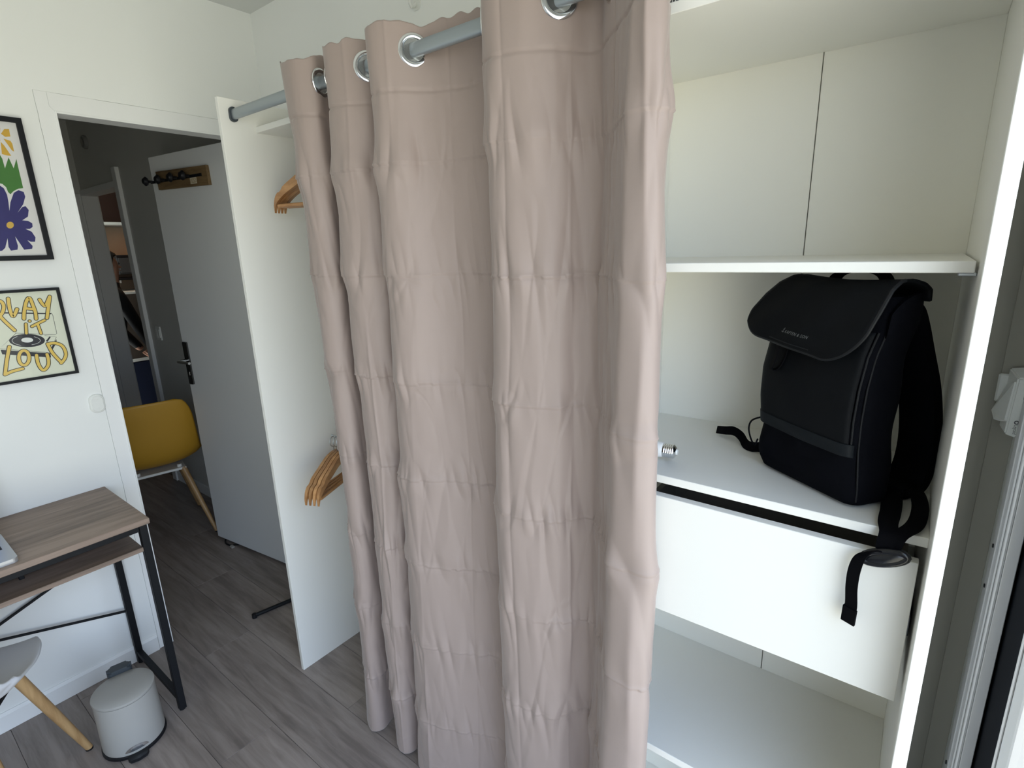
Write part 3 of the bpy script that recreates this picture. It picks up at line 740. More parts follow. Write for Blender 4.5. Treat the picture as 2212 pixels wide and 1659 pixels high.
pc = [(2.330, 0.8440, 1.124), (2.318, 0.8405, 1.128), (2.306, 0.8370, 1.117), (2.301, 0.8360, 1.095), (2.3005, 0.8370, 1.065), (2.303, 0.8385, 1.035), (2.302, 0.8400, 1.008)]
wdirs = [w2b(BL+Vector(d)) for d in ((0.45, -0.45, 0.75), (0.6, -0.5, 0.6), (0.8, -0.5, 0.25), (0.9, -0.4, 0.05), (0.9, -0.4, 0), (0.92, -0.35, 0), (0.92, -0.3, -0.1))]
wl_i = [Vector(w) for w in catmull([tuple(w) for w in wdirs], 5)]
B().ribbon([w2b(p) for p in catmull(pc, 5)], wl_i, 0.0165, 0.0018).done('webbing', WEB, bag)
B().ribbon([w2b((2.3025, 0.8380, 1.030)), w2b((2.302, 0.8395, 1.004))], w2b(BL+Vector((0.92, -0.3, -0.1))), 0.0185, 0.0045).done('webbing_end', WEB, bag)
# left webbing lying twisted on the shelf, and a thin cord loop
pd = [(2.150, 1.068, 1.166), (2.118, 1.070, 1.169), (2.098, 1.076, 1.164), (2.082, 1.088, 1.163), (2.068, 1.104, 1.172), (2.050, 1.117, 1.176), (2.030, 1.126, 1.171), (2.010, 1.137, 1.166)]
wdl = [(0.1, 0.4, 0.9), (0.1, 0.4, 0.9), (0.2, 0.5, 0.8), (0.3, 0.75, 0.55), (0.2, 0.75, 0.6), (-0.1, 0.7, 0.7), (-0.15, 0.75, 0.6), (-0.1, 0.8, 0.5)]
wdl = [w2b(BL+Vector(d)) for d in wdl]
B().ribbon([w2b(p) for p in catmull(pd, 6)], [Vector(w) for w in catmull([tuple(w) for w in wdl], 6)], 0.020, 0.002).done('webbing', WEB, bag)
cl = [(bx(-0.203), by(0.004), 0.092), (bx(-0.217), by(-0.004), 0.082), (bx(-0.221), by(-0.006), 0.066), (bx(-0.214), by(-0.006), 0.048), (bx(-0.205), by(-0.004), 0.038), (bx(-0.203), by(0.0), 0.05)]
B().tube(catmull(cl, 5), 0.0016, 8).done('cord_loop', WEB, bag, True)

# ============================================================ LIGHT BULB on the shelf
lb = thing('light_bulb', 'white light bulb with silver screw base lying on the shelf by the curtain', 'bulb', (1.945, 0.930, 1.1552))
ax_ = Vector((0.985, 0.10, 0)).normalized(); h0 = 0.0165
prof = [(0.0, -0.058), (0.010, -0.056), (0.019, -0.048), (0.0225, -0.036), (0.0215, -0.024), (0.0175, -0.012), (0.0150, 0.0), (0.0148, 0.022), (0.0135, 0.026)]
B().lathe(prof, 28, (0, 0, 0.0226), ax_).done('globe', mat('bulb_white', (0.86, 0.86, 0.84), 0.3), lb, True)
prof = [(0.0128, 0.026)]
for k in range(5):
    z = 0.027+k*0.0040; prof += [(0.0125, z), (0.0137, z+0.0012), (0.0137, z+0.0022), (0.0125, z+0.0038)]
prof += [(0.0115, 0.048), (0.008, 0.0505), (0.0, 0.0505)]
B().lathe(prof, 28, (0, 0, 0.0226), ax_).done('screw_base', CHROME, lb, True, angle=70)
B().lathe([(0.0, 0.0500), (0.006, 0.0500), (0.005, 0.0530), (0.0, 0.0535)], 16, (0, 0, 0.0226), ax_).done('contact', WHITEP, lb, True)
# patterned pouch on the top shelf
pm, n, l, p = nt('black_white_pattern'); tc = n.new('ShaderNodeTexCoord'); wv = n.new('ShaderNodeTexWave'); wv.inputs['Scale'].default_value = 60; wv.inputs['Distortion'].default_value = 6
cr = n.new('ShaderNodeValToRGB'); cr.color_ramp.interpolation = 'CONSTANT'; cr.color_ramp.elements[0].color = (0.015, 0.015, 0.015, 1); cr.color_ramp.elements[1].position = 0.62; cr.color_ramp.elements[1].color = (0.6, 0.58, 0.55, 1)
l.new(tc.outputs['Object'], wv.inputs['Vector']); l.new(wv.outputs['Fac'], cr.inputs[0]); l.new(cr.outputs[0], p.inputs['Base Color'])
o = B().box(1.90, 1.977, 0.905, 1.02, 1.9072, 1.965, 0.012, 3).done('pouch', pm, None, True); tag(o, 'black and white patterned pouch on the top shelf behind the curtain edge', 'pouch')

# ============================================================ DESK
dk = thing('desk', 'small desk with wood-look top and black metal frame against the wall', 'desk', (0.21, 0.02, 0))
DO = (0.21, 0.02, 0)
B().box(0.0015, 0.425, -0.480, 0.518, 0.731, 0.750, 0.0012).done('desk_top', DESKW, dk, off=DO)
B().box(0.190, 0.418, -0.470, 0.487, 0.641, 0.656, 0.001).done('shelf', DESKW, dk, off=DO)
fr = B()
for yy in (0.497, -0.457):
    fr.box(0.030, 0.395, yy-0.011, yy+0.011, 0.708, 0.731, 0.001)
fr.box(0.398, 0.420, -0.446, 0.486, 0.712, 0.731, 0.001); fr.box(0.010, 0.032, -0.446, 0.486, 0.712, 0.731, 0.001)
fr.done('frame', BLACKM, dk, off=DO)
for xx in (0.0105, 0.3975):
    for yy in (0.4875, -0.4675):
        B().box(xx, xx+0.022, yy, yy+0.022, 0.004, 0.7315, 0.0015).done('leg', BLACKM, dk, off=DO)
        B().lathe([(0.0, 0), (0.009, 0), (0.009, 0.006), (0.0, 0.006)], 14, (xx+0.011, yy+0.011, 0)).done('foot', BLACKP, dk, off=DO)
for yy in (0.489, -0.466):
    B().box(0.0325, 0.3975, yy, yy+0.019, 0.040, 0.059, 0.001).done('rail', BLACKM, dk, off=DO)
B().tube([(0.026, 0.486, 0.243), (0.026, -0.446, 0.523)], 0.0048, 10).done('brace', BLACKM, dk, True, off=DO)
B().tube([(0.018, 0.486, 0.523), (0.018, -0.446, 0.165)], 0.0048, 10).done('brace', BLACKM, dk, True, off=DO)
for yy in (0.20, -0.16): B().box(0.30, 0.318, yy, yy+0.012, 0.656, 0.731, 0.001).done('shelf_bracket', BLACKM, dk, off=DO)

# ============================================================ LAPTOP
lt = thing('laptop', 'silver laptop open on the desk at the frame edge', 'laptop', (0.29, 0.05, 0.7502))
LS = mat('laptop_silver', (0.52, 0.53, 0.545), 0.35, metal=0.6)
bm = B().prism(rrect(0.225, 0.305, 0.012, 5), 0.0, 0.0135, 'XY'); bm.done('base', LS, lt)
B().box(-0.085, 0.02, -0.135, 0.135, 0.0135, 0.0139, 0).done('keyboard_well', BLACKP, lt)
km = None
for r_ in range(5):
    for c_ in range(14):
        kx, ky = -0.076+r_*0.0195, -0.125+c_*0.0192
        if km is None: o = B().box(-0.0083, 0.0083, -0.0083, 0.0083, 0, 0.0010, 0.0004).done('key', BLACKP, lt); km = o.data
        else: o = bpy.data.objects.new('key', km); COL.objects.link(o); o.parent = lt
        o.location = (kx, ky, 0.0139)
B().box(0.035, 0.100, -0.05, 0.05, 0.0135, 0.0138, 0).done('trackpad', mat('trackpad', (0.46, 0.47, 0.48), 0.3, metal=0.5), lt)
tl = math.radians(14); sd = Vector((-math.sin(tl), 0, math.cos(tl))); nf = Vector((math.cos(tl), 0, math.sin(tl))); o0 = Vector((-0.108, 0, 0.012))
sr = rrect(0.305, 0.205, 0.010, 4, 0, 0.106)
v1 = [o0+sd*b_+Vector((0, a, 0)) for a, b_ in sr]; v2 = [p-nf*0.005 for p in v1]; n = len(sr)
sc_ = B().raw(v1+v2, [tuple(range(n)), tuple(range(2*n-1, n-1, -1))]+[(i, n+i, n+(i+1) % n, (i+1) % n) for i in range(n)]).done('lid', LS, lt)
scm, n_, l_, p_ = nt('laptop_screen'); p_.inputs['Base Color'].default_value = (0.02, 0.03, 0.05, 1); p_.inputs['Roughness'].default_value = 0.15
p_.inputs['Emission Color'].default_value = (0.25, 0.45, 0.95, 1); p_.inputs['Emission Strength'].default_value = 0.6
q4 = [o0+sd*b_+Vector((0, a, 0))+nf*0.0006 for a, b_ in ((-0.145, 0.014), (0.145, 0.014), (0.145, 0.200), (-0.145, 0.200))]
mesh_obj('screen', q4, [(0, 1, 2, 3)], scm, sc_)

# ============================================================ PEDAL BIN
bn = thing('pedal_bin', 'small grey-beige step bin with black rim beside the desk leg', 'bin', (0.405, 0.352, 0), math.radians(-12))
BINM = mat('bin_grey', (0.40, 0.39, 0.365), 0.42)
B().lathe([(0.0, 0.012), (0.086, 0.012), (0.0875, 0.018), (0.0862, 0.10), (0.0848, 0.188), (0.0848, 0.192), (0.080, 0.192)], 56).done('body', BINM, bn, True)
B().lathe([(0.0, 0.0), (0.086, 0.0), (0.0905, 0.003), (0.0905, 0.011), (0.087, 0.014)], 56).done('base_ring', BLACKP, bn, True)
B().lathe([(0.080, 0.1925), (0.0855, 0.1935), (0.0870, 0.197), (0.0862, 0.2025), (0.080, 0.2065), (0.055, 0.211), (0.025, 0.2132), (0.0, 0.2138)], 56).done('lid', BINM, bn, True)
b = B().prism(rrect(0.036, 0.070, 0.014, 5, -0.092, 0.0), 0.172, 0.052, 'XY')
bmesh.ops.bevel(b.bm, geom=[e for e in b.bm.edges if all(v.co.z > 0.2 for v in e.verts)], offset=0.006, segments=3, affect='EDGES'); b.done('hinge_cover', GREYP, bn, True, angle=50)
B().prism([(0.078, -0.022), (0.100, -0.028), (0.112, -0.022), (0.117, 0.0), (0.112, 0.022), (0.100, 0.028), (0.078, 0.022)], 0.004, 0.010, 'XY').done('pedal', BLACKP, bn)
ar = []
for k in range(13):
    a = math.radians(-21+42*k/12); w = 0.0125*math.cos(math.pi*(k/12-0.5))**0.5 if 0 < k < 12 else 0.002
    ar.append((a, w))
vs = []; 
for a, w in ar: vs += [(0.0885*math.cos(a), 0.0885*math.sin(a), 0.024), (0.0880*math.cos(a), 0.0880*math.sin(a), 0.024+w*1.5)]
o = mesh_obj('pedal_slot', vs, [(2*i, 2*i+2, 2*i+3, 2*i+1) for i in range(12)], CHROME, bn); 

# ============================================================ CHAIRS
def shell_mesh(bucket):
    prof = catmull([(0.182, 0.428), (0.168, 0.444), (0.10, 0.440), (0.0, 0.428), (-0.09, 0.432), (-0.155, 0.456), (-0.200, 0.505), (-0.228, 0.580), (-0.248, 0.670), (-0.266, 0.760), (-0.278, 0.835)], 4)
    n = len(prof); ns = 32; vs = []
    for j, (y, z) in enumerate(prof):
        t = j/(n-1)
        w = np.interp(t, [0, .1, .25, .45, .55, .7, .85, 1], [.200, .222, .236, .240, .232, .215, .200, .186])
        lift = np.interp(t, [0, .08, .2, .35, .5, .6, .75, 1], [.000, .008, .035, .070, .085, .065, .040, .020])*bucket
        p0 = np.array(prof[max(j-1, 0)]); p1 = np.array(prof[min(j+1, n-1)]); tg = (p1-p0)/np.linalg.norm(p1-p0); nn = np.array([-tg[1], tg[0]])
        if nn[1] < 0 and t < 0.4: nn = -nn
        if nn[0] < 0 and t >= 0.4: nn = -nn
        e = 1.0
        for d, mn in ((t/0.38, 0.22), ((1-t)/0.16, 0.62)):
            if d < 1: e = min(e, mn+(1-mn)*(1-(1-d)**2.1)**(1/2.1))
        for i in range(ns+1):
            s = -1+2*i/ns; k = abs(s)**2.6*lift
            vs.append((w*e*(s if abs(s) < 0.8 else math.copysign(0.8+(abs(s)-0.8)*0.75, s)), y+nn[0]*k, z+nn[1]*k))
    fs = [(j*(ns+1)+i, j*(ns+1)+i+1, (j+1)*(ns+1)+i+1, (j+1)*(ns+1)+i) for j in range(n-1) for i in range(ns)]
    return vs, fs
def chair(name, label, loc, facing, shellm, frm, fy, bucket=1.0):
    rz = math.atan2(facing[1], facing[0])-math.pi/2
    r = thing(name, label, 'chair', loc, rz)
    vs, fs = shell_mesh(bucket); o = mesh_obj('seat_shell', vs, fs, shellm, r, True); md = o.modifiers.new('t', 'SOLIDIFY'); md.thickness = 0.007; md.offset = -1
    b = B().box(-0.13, 0.13, -0.12, 0.12, 0.388, 0.402, 0.003)
    for sx in (-1, 1):
        for sy in (-1, 1): b.tube([(sx*0.10, sy*0.09, 0.402), (sx*0.10, sy*0.09, 0.417)], 0.012, 10)
    b.done('under_frame', frm, r)
    for sx in (-1, 1):
        for sy in (-1, 1):
            a = Vector((sx*0.115, sy*0.105, 0.398)); e = Vector((sx*0.205, sy*fy, 0.006)); d = (e-a)
            lg_ = B().tube([a, a+d*0.5, e], [0.0165, 0.0145, 0.0105], 14).done('leg', LEGW, r, True, angle=60)
            B().tube([e, Vector((e.x, e.y, 0.0))+d.normalized()*0.0], [0.0108, 0.0108], 12).done('foot_pad', BLACKP, lg_)
    return r
chair('white_chair', 'white shell chair with wooden legs tucked under the desk', (0.385, -0.025, 0), (-0.865, 0.50), mat('shell_white', (0.74, 0.76, 0.80), 0.35), BLACKM, 0.185)
chair('mustard_chair', 'mustard yellow shell chair with wooden legs in the dark hallway', (-1.060, 1.010, 0), (-0.98, 0.20), mat('shell_mustard', (0.50, 0.27, 0.025), 0.5), WHITEP, 0.225, 0.75)
# ============================================================ PICTURES on the left wall
LETTERS={
 'P1':[(0.3562, 1.45), (0.3686, 1.4467), (0.3721, 1.4309), (0.365, 1.4119), (0.3543, 1.3999)],
 'P2':[(0.3546, 1.4502), (0.3474, 1.4182), (0.3438, 1.3879)],
 'P3':[(0.3568, 1.404), (0.3635, 1.3877), (0.3826, 1.3527)],
 'L':[(0.3874, 1.4537), (0.3847, 1.4274), (0.3849, 1.4074), (0.3879, 1.397), (0.3961, 1.4084), (0.4016, 1.419)],
 'A':[(0.4124, 1.3862), (0.418, 1.4104), (0.4292, 1.4409), (0.4391, 1.4512), (0.4429, 1.4259), (0.4446, 1.4029), (0.4424, 1.3825)],
 'A2':[(0.4248, 1.4187), (0.439, 1.415)],
 'Y1':[(0.4632, 1.4433), (0.467, 1.4304), (0.4734, 1.4217), (0.4825, 1.4358), (0.4909, 1.4511)],
 'Y2':[(0.4909, 1.4511), (0.4803, 1.4152), (0.4702, 1.3815)],
 'i':[(0.4138, 1.3689), (0.4091, 1.3387)],
 'dot':[(0.4248, 1.3774), (0.4251, 1.3773)],
 'T1':[(0.4272, 1.3592), (0.442, 1.3664), (0.4626, 1.3754)],
 'T2':[(0.4426, 1.3652), (0.4441, 1.3499), (0.4454, 1.3334)],
 'L2':[(0.36, 1.3028), (0.3459, 1.2619), (0.3326, 1.2163)],
 'L3':[(0.3326, 1.2163), (0.3509, 1.2229), (0.3776, 1.2269)],
 'O':[(0.4005, 1.2589), (0.3978, 1.25), (0.3935, 1.2428), (0.3883, 1.2384), (0.3831, 1.2375), (0.3787, 1.2403), (0.3756, 1.2461), (0.3744, 1.2543), (0.3752, 1.2634), (0.3779, 1.2723), (0.3822, 1.2794), (0.3872, 1.2838), (0.3924, 1.2847), (0.3969, 1.2821), (0.4001, 1.2763), (0.4013, 1.2681), (0.4005, 1.2589)],
 'U':[(0.4204, 1.2647), (0.4189, 1.239), (0.4237, 1.2166), (0.432, 1.2125), (0.444, 1.227), (0.4476, 1.2456), (0.4472, 1.2624)],
 'D1':[(0.4556, 1.2966), (0.4624, 1.2645), (0.4791, 1.2288)],
 'D2':[(0.4556, 1.2966), (0.4758, 1.2958), (0.4924, 1.2835), (0.4971, 1.2585), (0.4908, 1.2401), (0.4786, 1.2265)],
}
SHAPES={
 'bar':[(0.3489, 1.4137), (0.3725, 1.4121), (0.4851, 1.3972), (0.4834, 1.3928), (0.3716, 1.4078), (0.3482, 1.4098)],
 'record':[(0.4512, 1.3087), (0.4491, 1.304), (0.4448, 1.2999), (0.4386, 1.2967), (0.4308, 1.2944), (0.4218, 1.2932), (0.4121, 1.2932), (0.4022, 1.2942), (0.3925, 1.2964), (0.3837, 1.2994), (0.3761, 1.3033), (0.37, 1.3077), (0.3657, 1.3125), (0.3634, 1.3174), (0.3633, 1.3222), (0.3653, 1.3267), (0.3693, 1.3306), (0.3751, 1.3339), (0.3826, 1.3362), (0.3912, 1.3375), (0.4007, 1.3377), (0.4105, 1.3368), (0.4202, 1.3349), (0.4293, 1.3319), (0.4374, 1.3281), (0.4438, 1.3237), (0.4485, 1.3188), (0.451, 1.3137)],
 'label':[(0.4219, 1.3148), (0.4205, 1.3122), (0.4174, 1.3101), (0.4131, 1.3089), (0.4081, 1.3087), (0.4031, 1.3095), (0.3985, 1.3112), (0.395, 1.3136), (0.3929, 1.3164), (0.3926, 1.3193), (0.394, 1.3219), (0.397, 1.3239), (0.4012, 1.3251), (0.4062, 1.3254), (0.4113, 1.3246), (0.4159, 1.3229), (0.4195, 1.3205), (0.4216, 1.3177)],
 'front':[(0.3378, 1.2963), (0.4568, 1.2643), (0.4559, 1.25), (0.3389, 1.2814)],
 'arm':[(0.4647, 1.3201), (0.4686, 1.3183), (0.4569, 1.3035), (0.4529, 1.3065)],
 'side':[(0.4812, 1.3093), (0.4803, 1.2975), (0.4606, 1.2696), (0.4605, 1.2792)],
}
LINES={
 'lid':[(0.4851, 1.3972), (0.4872, 1.3888), (0.4861, 1.3276), (0.4813, 1.324), (0.3833, 1.3435)],
 'base':[(0.3839, 1.3423), (0.336, 1.3), (0.4554, 1.2669), (0.4826, 1.3162), (0.4538, 1.3252)],
 'groove':[(0.3882, 1.3027), (0.3829, 1.3051), (0.3783, 1.3079), (0.3746, 1.3109), (0.372, 1.314), (0.3706, 1.3172), (0.3702, 1.3203), (0.3711, 1.3232), (0.3731, 1.326), (0.3762, 1.3283), (0.3802, 1.3303), (0.3852, 1.3318)],
 'groove2':[(0.4263, 1.325), (0.4311, 1.3225), (0.435, 1.3196), (0.4376, 1.3166), (0.4391, 1.3135), (0.4392, 1.3105), (0.4379, 1.3077), (0.4354, 1.3052), (0.4318, 1.3032), (0.4271, 1.3016), (0.4216, 1.3007), (0.4155, 1.3003)],
}
FLOWER={
 'blue':[(0.4354, 1.7974), (0.4438, 1.7896), (0.4477, 1.7703), (0.4465, 1.7478), (0.4437, 1.7222), (0.4511, 1.748), (0.4647, 1.7769), (0.4778, 1.7861), (0.4895, 1.7811), (0.4906, 1.7669), (0.4809, 1.7435), (0.4619, 1.7171), (0.4769, 1.7348), (0.4856, 1.738), (0.4911, 1.7266), (0.4852, 1.7061), (0.4689, 1.6942), (0.4826, 1.693), (0.4918, 1.6858), (0.4907, 1.6741), (0.4824, 1.6681), (0.4719, 1.6681), (0.4854, 1.6593), (0.4915, 1.6416), (0.4877, 1.6282), (0.477, 1.6283), (0.4696, 1.6328), (0.4791, 1.615), (0.4762, 1.6061), (0.4557, 1.6035), (0.4499, 1.6213), (0.4419, 1.6447), (0.443, 1.6155), (0.4396, 1.6039), (0.4231, 1.6013), (0.4198, 1.613), (0.4227, 1.639), (0.4114, 1.6102), (0.403, 1.6017), (0.3939, 1.6005), (0.38, 1.608), (0.3901, 1.6363), (0.3561, 1.6169), (0.3503, 1.6505), (0.3763, 1.6645), (0.3545, 1.6919), (0.3685, 1.7197), (0.3902, 1.7121), (0.3842, 1.7559), (0.4064, 1.7818), (0.4155, 1.763), (0.4255, 1.7912)],
 'eye':[(0.4458, 1.6794), (0.4436, 1.6742), (0.4395, 1.6703), (0.4347, 1.6689), (0.4305, 1.6702), (0.4279, 1.674), (0.4278, 1.6791), (0.43, 1.6843), (0.434, 1.6881), (0.4388, 1.6896), (0.4431, 1.6883), (0.4456, 1.6845)],
 'green':[(0.4538, 1.8894), (0.4577, 1.8762), (0.4584, 1.8488), (0.4732, 1.8819), (0.4793, 1.8507), (0.4913, 1.8796), (0.4908, 1.8517), (0.4906, 1.7926), (0.4787, 1.7904), (0.4658, 1.7826), (0.4559, 1.7722), (0.4516, 1.7789), (0.4499, 1.7928), (0.443, 1.8021), (0.4324, 1.8041), (0.4103, 1.8012), (0.3935, 1.781), (0.3698, 1.7876), (0.3937, 1.8643), (0.3998, 1.8329), (0.4199, 1.8804), (0.4246, 1.8404), (0.4439, 1.8829)],
 'y1':[(0.4691, 1.9492), (0.4796, 1.9641), (0.491, 1.9657), (0.4899, 1.9439), (0.4773, 1.9414)],
 'y2':[(0.4719, 1.9361), (0.4875, 1.9313), (0.4904, 1.9235), (0.4902, 1.9002), (0.4853, 1.9038)],
 'y3':[(0.4637, 1.9257), (0.47, 1.9156), (0.4808, 1.8868), (0.4709, 1.8871), (0.4594, 1.89)],
 'y4':[(0.4571, 1.9596), (0.4706, 1.9647), (0.4671, 1.9503), (0.461, 1.9415)],
 'y5':[(0.45, 1.9347), (0.4643, 1.9419), (0.4634, 1.9283), (0.4477, 1.9022), (0.4379, 1.9064)],
}
def poly_flat(name, pts, x, m, parent, o):
    v = [Vector((x, a, b)) - Vector(o) for a, b in pts]; from mathutils.geometry import tessellate_polygon
    tris = tessellate_polygon([v]); return mesh_obj(name, v, [tuple(t) for t in tris], m, parent)
def stroke_poly(path, w, closed=False):
    """outline of one brush stroke: a strip with shared points and a round cap at each end"""
    P = [Vector(p) for p in path]; K = len(P); vs = []; fs = []
    loop = (P[0]-P[-1]).length < 1e-5
    T = []
    for i in range(K):
        a, b = P[max(i-1, 0)], P[min(i+1, K-1)]
        if loop and i in (0, K-1): a, b = P[K-2], P[1]
        T.append((b-a).normalized())
    for p, t in zip(P, T): n = Vector((-t.y, t.x))*w; vs += [p-n, p+n]
    for i in range(K-1): fs.append((2*i, 2*i+2, 2*i+3, 2*i+1))
    if not loop:
        for p, t, i, sg in ((P[0], T[0], 0, -1), (P[-1], T[-1], K-1, 1)):
            a0 = math.atan2(t.y, t.x); k = len(vs); cap = [p+Vector((math.cos(a0+g_), math.sin(a0+g_)))*w*1.0 for g_ in [sg*x for x in np.linspace(-math.pi/2, math.pi/2, 9)[1:-1]]] if sg > 0 else [p-Vector((math.cos(a0+g_), math.sin(a0+g_)))*w for g_ in np.linspace(-math.pi/2, math.pi/2, 9)[1:-1]]
            vs += cap; c_ = list(range(k, k+len(cap)))
            fs.append(tuple([2*i]+c_+[2*i+1]) if sg > 0 else tuple([2*i+1]+c_+[2*i]))
    return vs, fs
def flat_strokes(name, paths, w, x, m, parent, o):
    V = []; F = []; dx = 0
    for p in paths:
        v, f = stroke_poly(p, w); k = len(V); V += [Vector((x+dx, a.x, a.y))-Vector(o) for a in v]; F += [tuple(i+k for i in g_) for g_ in f]; dx += 0.00003
    return mesh_obj(name, V, F, m, parent)
def pic_frame(name, label, y0, y1, z0, z1, fw, fd, paper):
    o = (0.0, (y0+y1)/2, z0); r = thing(name, label, 'picture', o)
    f = B()
    f.prism([(y0, z0), (y1, z0), (y1-fw, z0+fw), (y0+fw, z0+fw)], 0.0005, fd, 'YZ'); f.prism([(y1, z0), (y1, z1), (y1-fw, z1-fw), (y1-fw, z0+fw)], 0.0005, fd, 'YZ')
    f.prism([(y1, z1), (y0, z1), (y0+fw, z1-fw), (y1-fw, z1-fw)], 0.0005, fd, 'YZ'); f.prism([(y0, z1), (y0, z0), (y0+fw, z0+fw), (y0+fw, z1-fw)], 0.0005, fd, 'YZ')
    f.done('frame', BLACKM, r, off=o)
    B().box(0.001, 0.011, y0+fw-0.002, y1-fw+0.002, z0+fw-0.002, z1-fw+0.002, 0).done('print', paper, r, off=o)
    mesh_obj('glass', [Vector((fd-0.003, a, b))-Vector(o) for a, b in ((y0+fw, z0+fw), (y1-fw, z0+fw), (y1-fw, z1-fw), (y0+fw, z1-fw))], [(0, 1, 2, 3)], PIC_GLASS, r)
    return r, o
PAP1 = mat('paper_white', (0.70, 0.69, 0.67), 0.7); PAP2 = mat('paper_cream', (0.72, 0.74, 0.60), 0.7)
p1, o1 = pic_frame('picture_frame', 'black framed print of a dark blue flower over green spikes', 0.203, 0.5245, 1.5705, 2.000, 0.0145, 0.020, PAP1)
for nm, key, c, x in (('flower', 'blue', (0.020, 0.017, 0.130), 0.0113), ('flower_eye', 'eye', (0.62, 0.40, 0.07), 0.0116), ('green_spikes', 'green', (0.045, 0.17, 0.024), 0.0113),
                      ('yellow_petal', 'y1', (0.60, 0.36, 0.04), 0.0113), ('yellow_petal', 'y2', (0.60, 0.36, 0.04), 0.0113), ('yellow_petal', 'y3', (0.60, 0.36, 0.04), 0.0113), ('yellow_petal', 'y4', (0.60, 0.36, 0.04), 0.0113), ('yellow_petal', 'y5', (0.60, 0.36, 0.04), 0.0113)):
    poly_flat(nm, FLOWER[key], x, mat('ink_'+nm, c, 0.6, noise=0.12, nscale=30), p1, o1)
    poly_flat(nm, [(0.7345-a*1.0, b) for a, b in FLOWER[key]][::-1], x-0.0001, mat('ink_'+nm, c, 0.6, noise=0.12, nscale=30), p1, o1)   # second bloom left of the first
p2, o2 = pic_frame('picture_frame', 'black framed print reading PLAY IT LOUD over a record player', 0.303, 0.5195, 1.1845, 1.4795, 0.0085, 0.018, PAP2)
INKB = mat('ink_black', (0.018, 0.018, 0.024), 0.6); INKY = mat('ink_yellow', (0.74, 0.52, 0.11), 0.6)
for k in ('bar', 'record', 'front', 'arm', 'side'): poly_flat('drawing', SHAPES[k], 0.01115, INKB, p2, o2)
poly_flat('record_label', SHAPES['label'], 0.0114, mat('ink_white', (0.78, 0.80, 0.76), 0.6), p2, o2)
flat_strokes('drawing_lines', [LINES['lid'], LINES['base']], 0.0006, 0.0112, INKB, p2, o2)
flat_strokes('record_grooves', [LINES['groove'], LINES['groove2']], 0.0005, 0.0114, MATS['ink_white'], p2, o2)
groups = (('P1', 'P2', 'P3'), ('L',), ('A', 'A2'), ('Y1', 'Y2'), ('i', 'dot'), ('T1', 'T2'), ('L2', 'L3'), ('O',), ('U',), ('D1', 'D2'))
for gi, ks in enumerate(groups):
    w = 0.0034 if gi in (4, 5) else 0.0041
    e = gi*0.00012
    flat_strokes('letter_outline', [catmull(LETTERS[k], 4) if len(LETTERS[k]) > 2 else LETTERS[k] for k in ks], w+0.0019, 0.01150+e*0.25, INKB, p2, o2)
    flat_strokes('letter', [catmull(LETTERS[k], 4) if len(LETTERS[k]) > 2 else LETTERS[k] for k in ks], w, 0.0122+e*0.25, INKY, p2, o2)

# light switch on the left wall
ls = thing('light_switch', 'white oval light switch on the wall beside the doorway', 'switch', (0, 0.5525, 1.062))
def oval(w, h, d0, d1, bev):
    b = B(); R_ = rrect(w, h, w*0.45, 8); R2 = rrect(w-2*bev, h-2*bev, (w-2*bev)*0.45, 8); n = len(R_)
    v = [(d0, a, c) for a, c in R_]+[(d1-bev, a, c) for a, c in R_]+[(d1, a, c) for a, c in R2]
    f = [tuple(range(n-1, -1, -1)), tuple(range(2*n, 3*n))]
    for q_ in (0, n): f += [(q_+i, q_+(i+1) % n, q_+n+(i+1) % n, q_+n+i) for i in range(n)]
    return b.raw(v, f)
oval(0.046, 0.068, 0.0003, 0.009, 0.003).done('base_plate', WHITEP, ls)
oval(0.036, 0.057, 0.009, 0.0125, 0.0015).done('rocker', WHITEP, ls)
for zz in (0.017, -0.017): B().lathe([(0, 0), (0.0035, 0), (0.003, 0.0006), (0, 0.0008)], 12, (0.0125, 0, zz), (1, 0, 0)).done('button_mark', WHITEP, ls)
# adhesive hook high on the back wall
hk = thing('wall_hook', 'white plastic adhesive hook high on the wall above the curtain', 'hook', (0.962, YB, 2.300))
b = B(); R_ = rrect(0.040, 0.052, 0.018, 6, 0, 0.012); b.prism(R_, -0.004, 0.004, 'XZ'); b.done('hook_plate', WHITEP, hk)
B().tube([(0, -0.004, 0.006), (0, -0.012, -0.004), (0, -0.022, -0.008), (0, -0.029, 0.0), (0, -0.029, 0.008)], [0.006, 0.006, 0.0055, 0.005, 0.0045], 10).done('hook_arm', WHITEP, hk, True)

# coat rack on the open door
ck = thing('coat_rack', 'wooden coat rack with black knobs hanging on the open door', 'coat rack', dA, DA)
B().prism([(0.166, 1.872), (0.575, 1.880), (0.576, 1.962), (0.168, 1.953)], 0.001, 0.014, 'XZ').done('board', RACKW, ck)
B().box(0.205, 0.628, 0.015, 0.019, 1.911, 1.923, 0.001).done('rail', BLACKM, ck)
for xx in (0.300, 0.400, 0.505, 0.612):
    B().lathe([(0.0, 0), (0.006, 0), (0.006, 0.020), (0.018, 0.024), (0.0215, 0.030), (0.0145, 0.037), (0.012, 0.041), (0.0, 0.042)], 22, (xx, 0.019, 1.919), (0, 1, 0)).done('knob', BLACKP, ck, True)
lb_ = B().box(0.250, 0.302, 0.0151, 0.0157, 1.884, 1.911, 0).done('label', mat('tag_paper', (0.42, 0.34, 0.22), 0.8), ck)
V = []; Fq = []
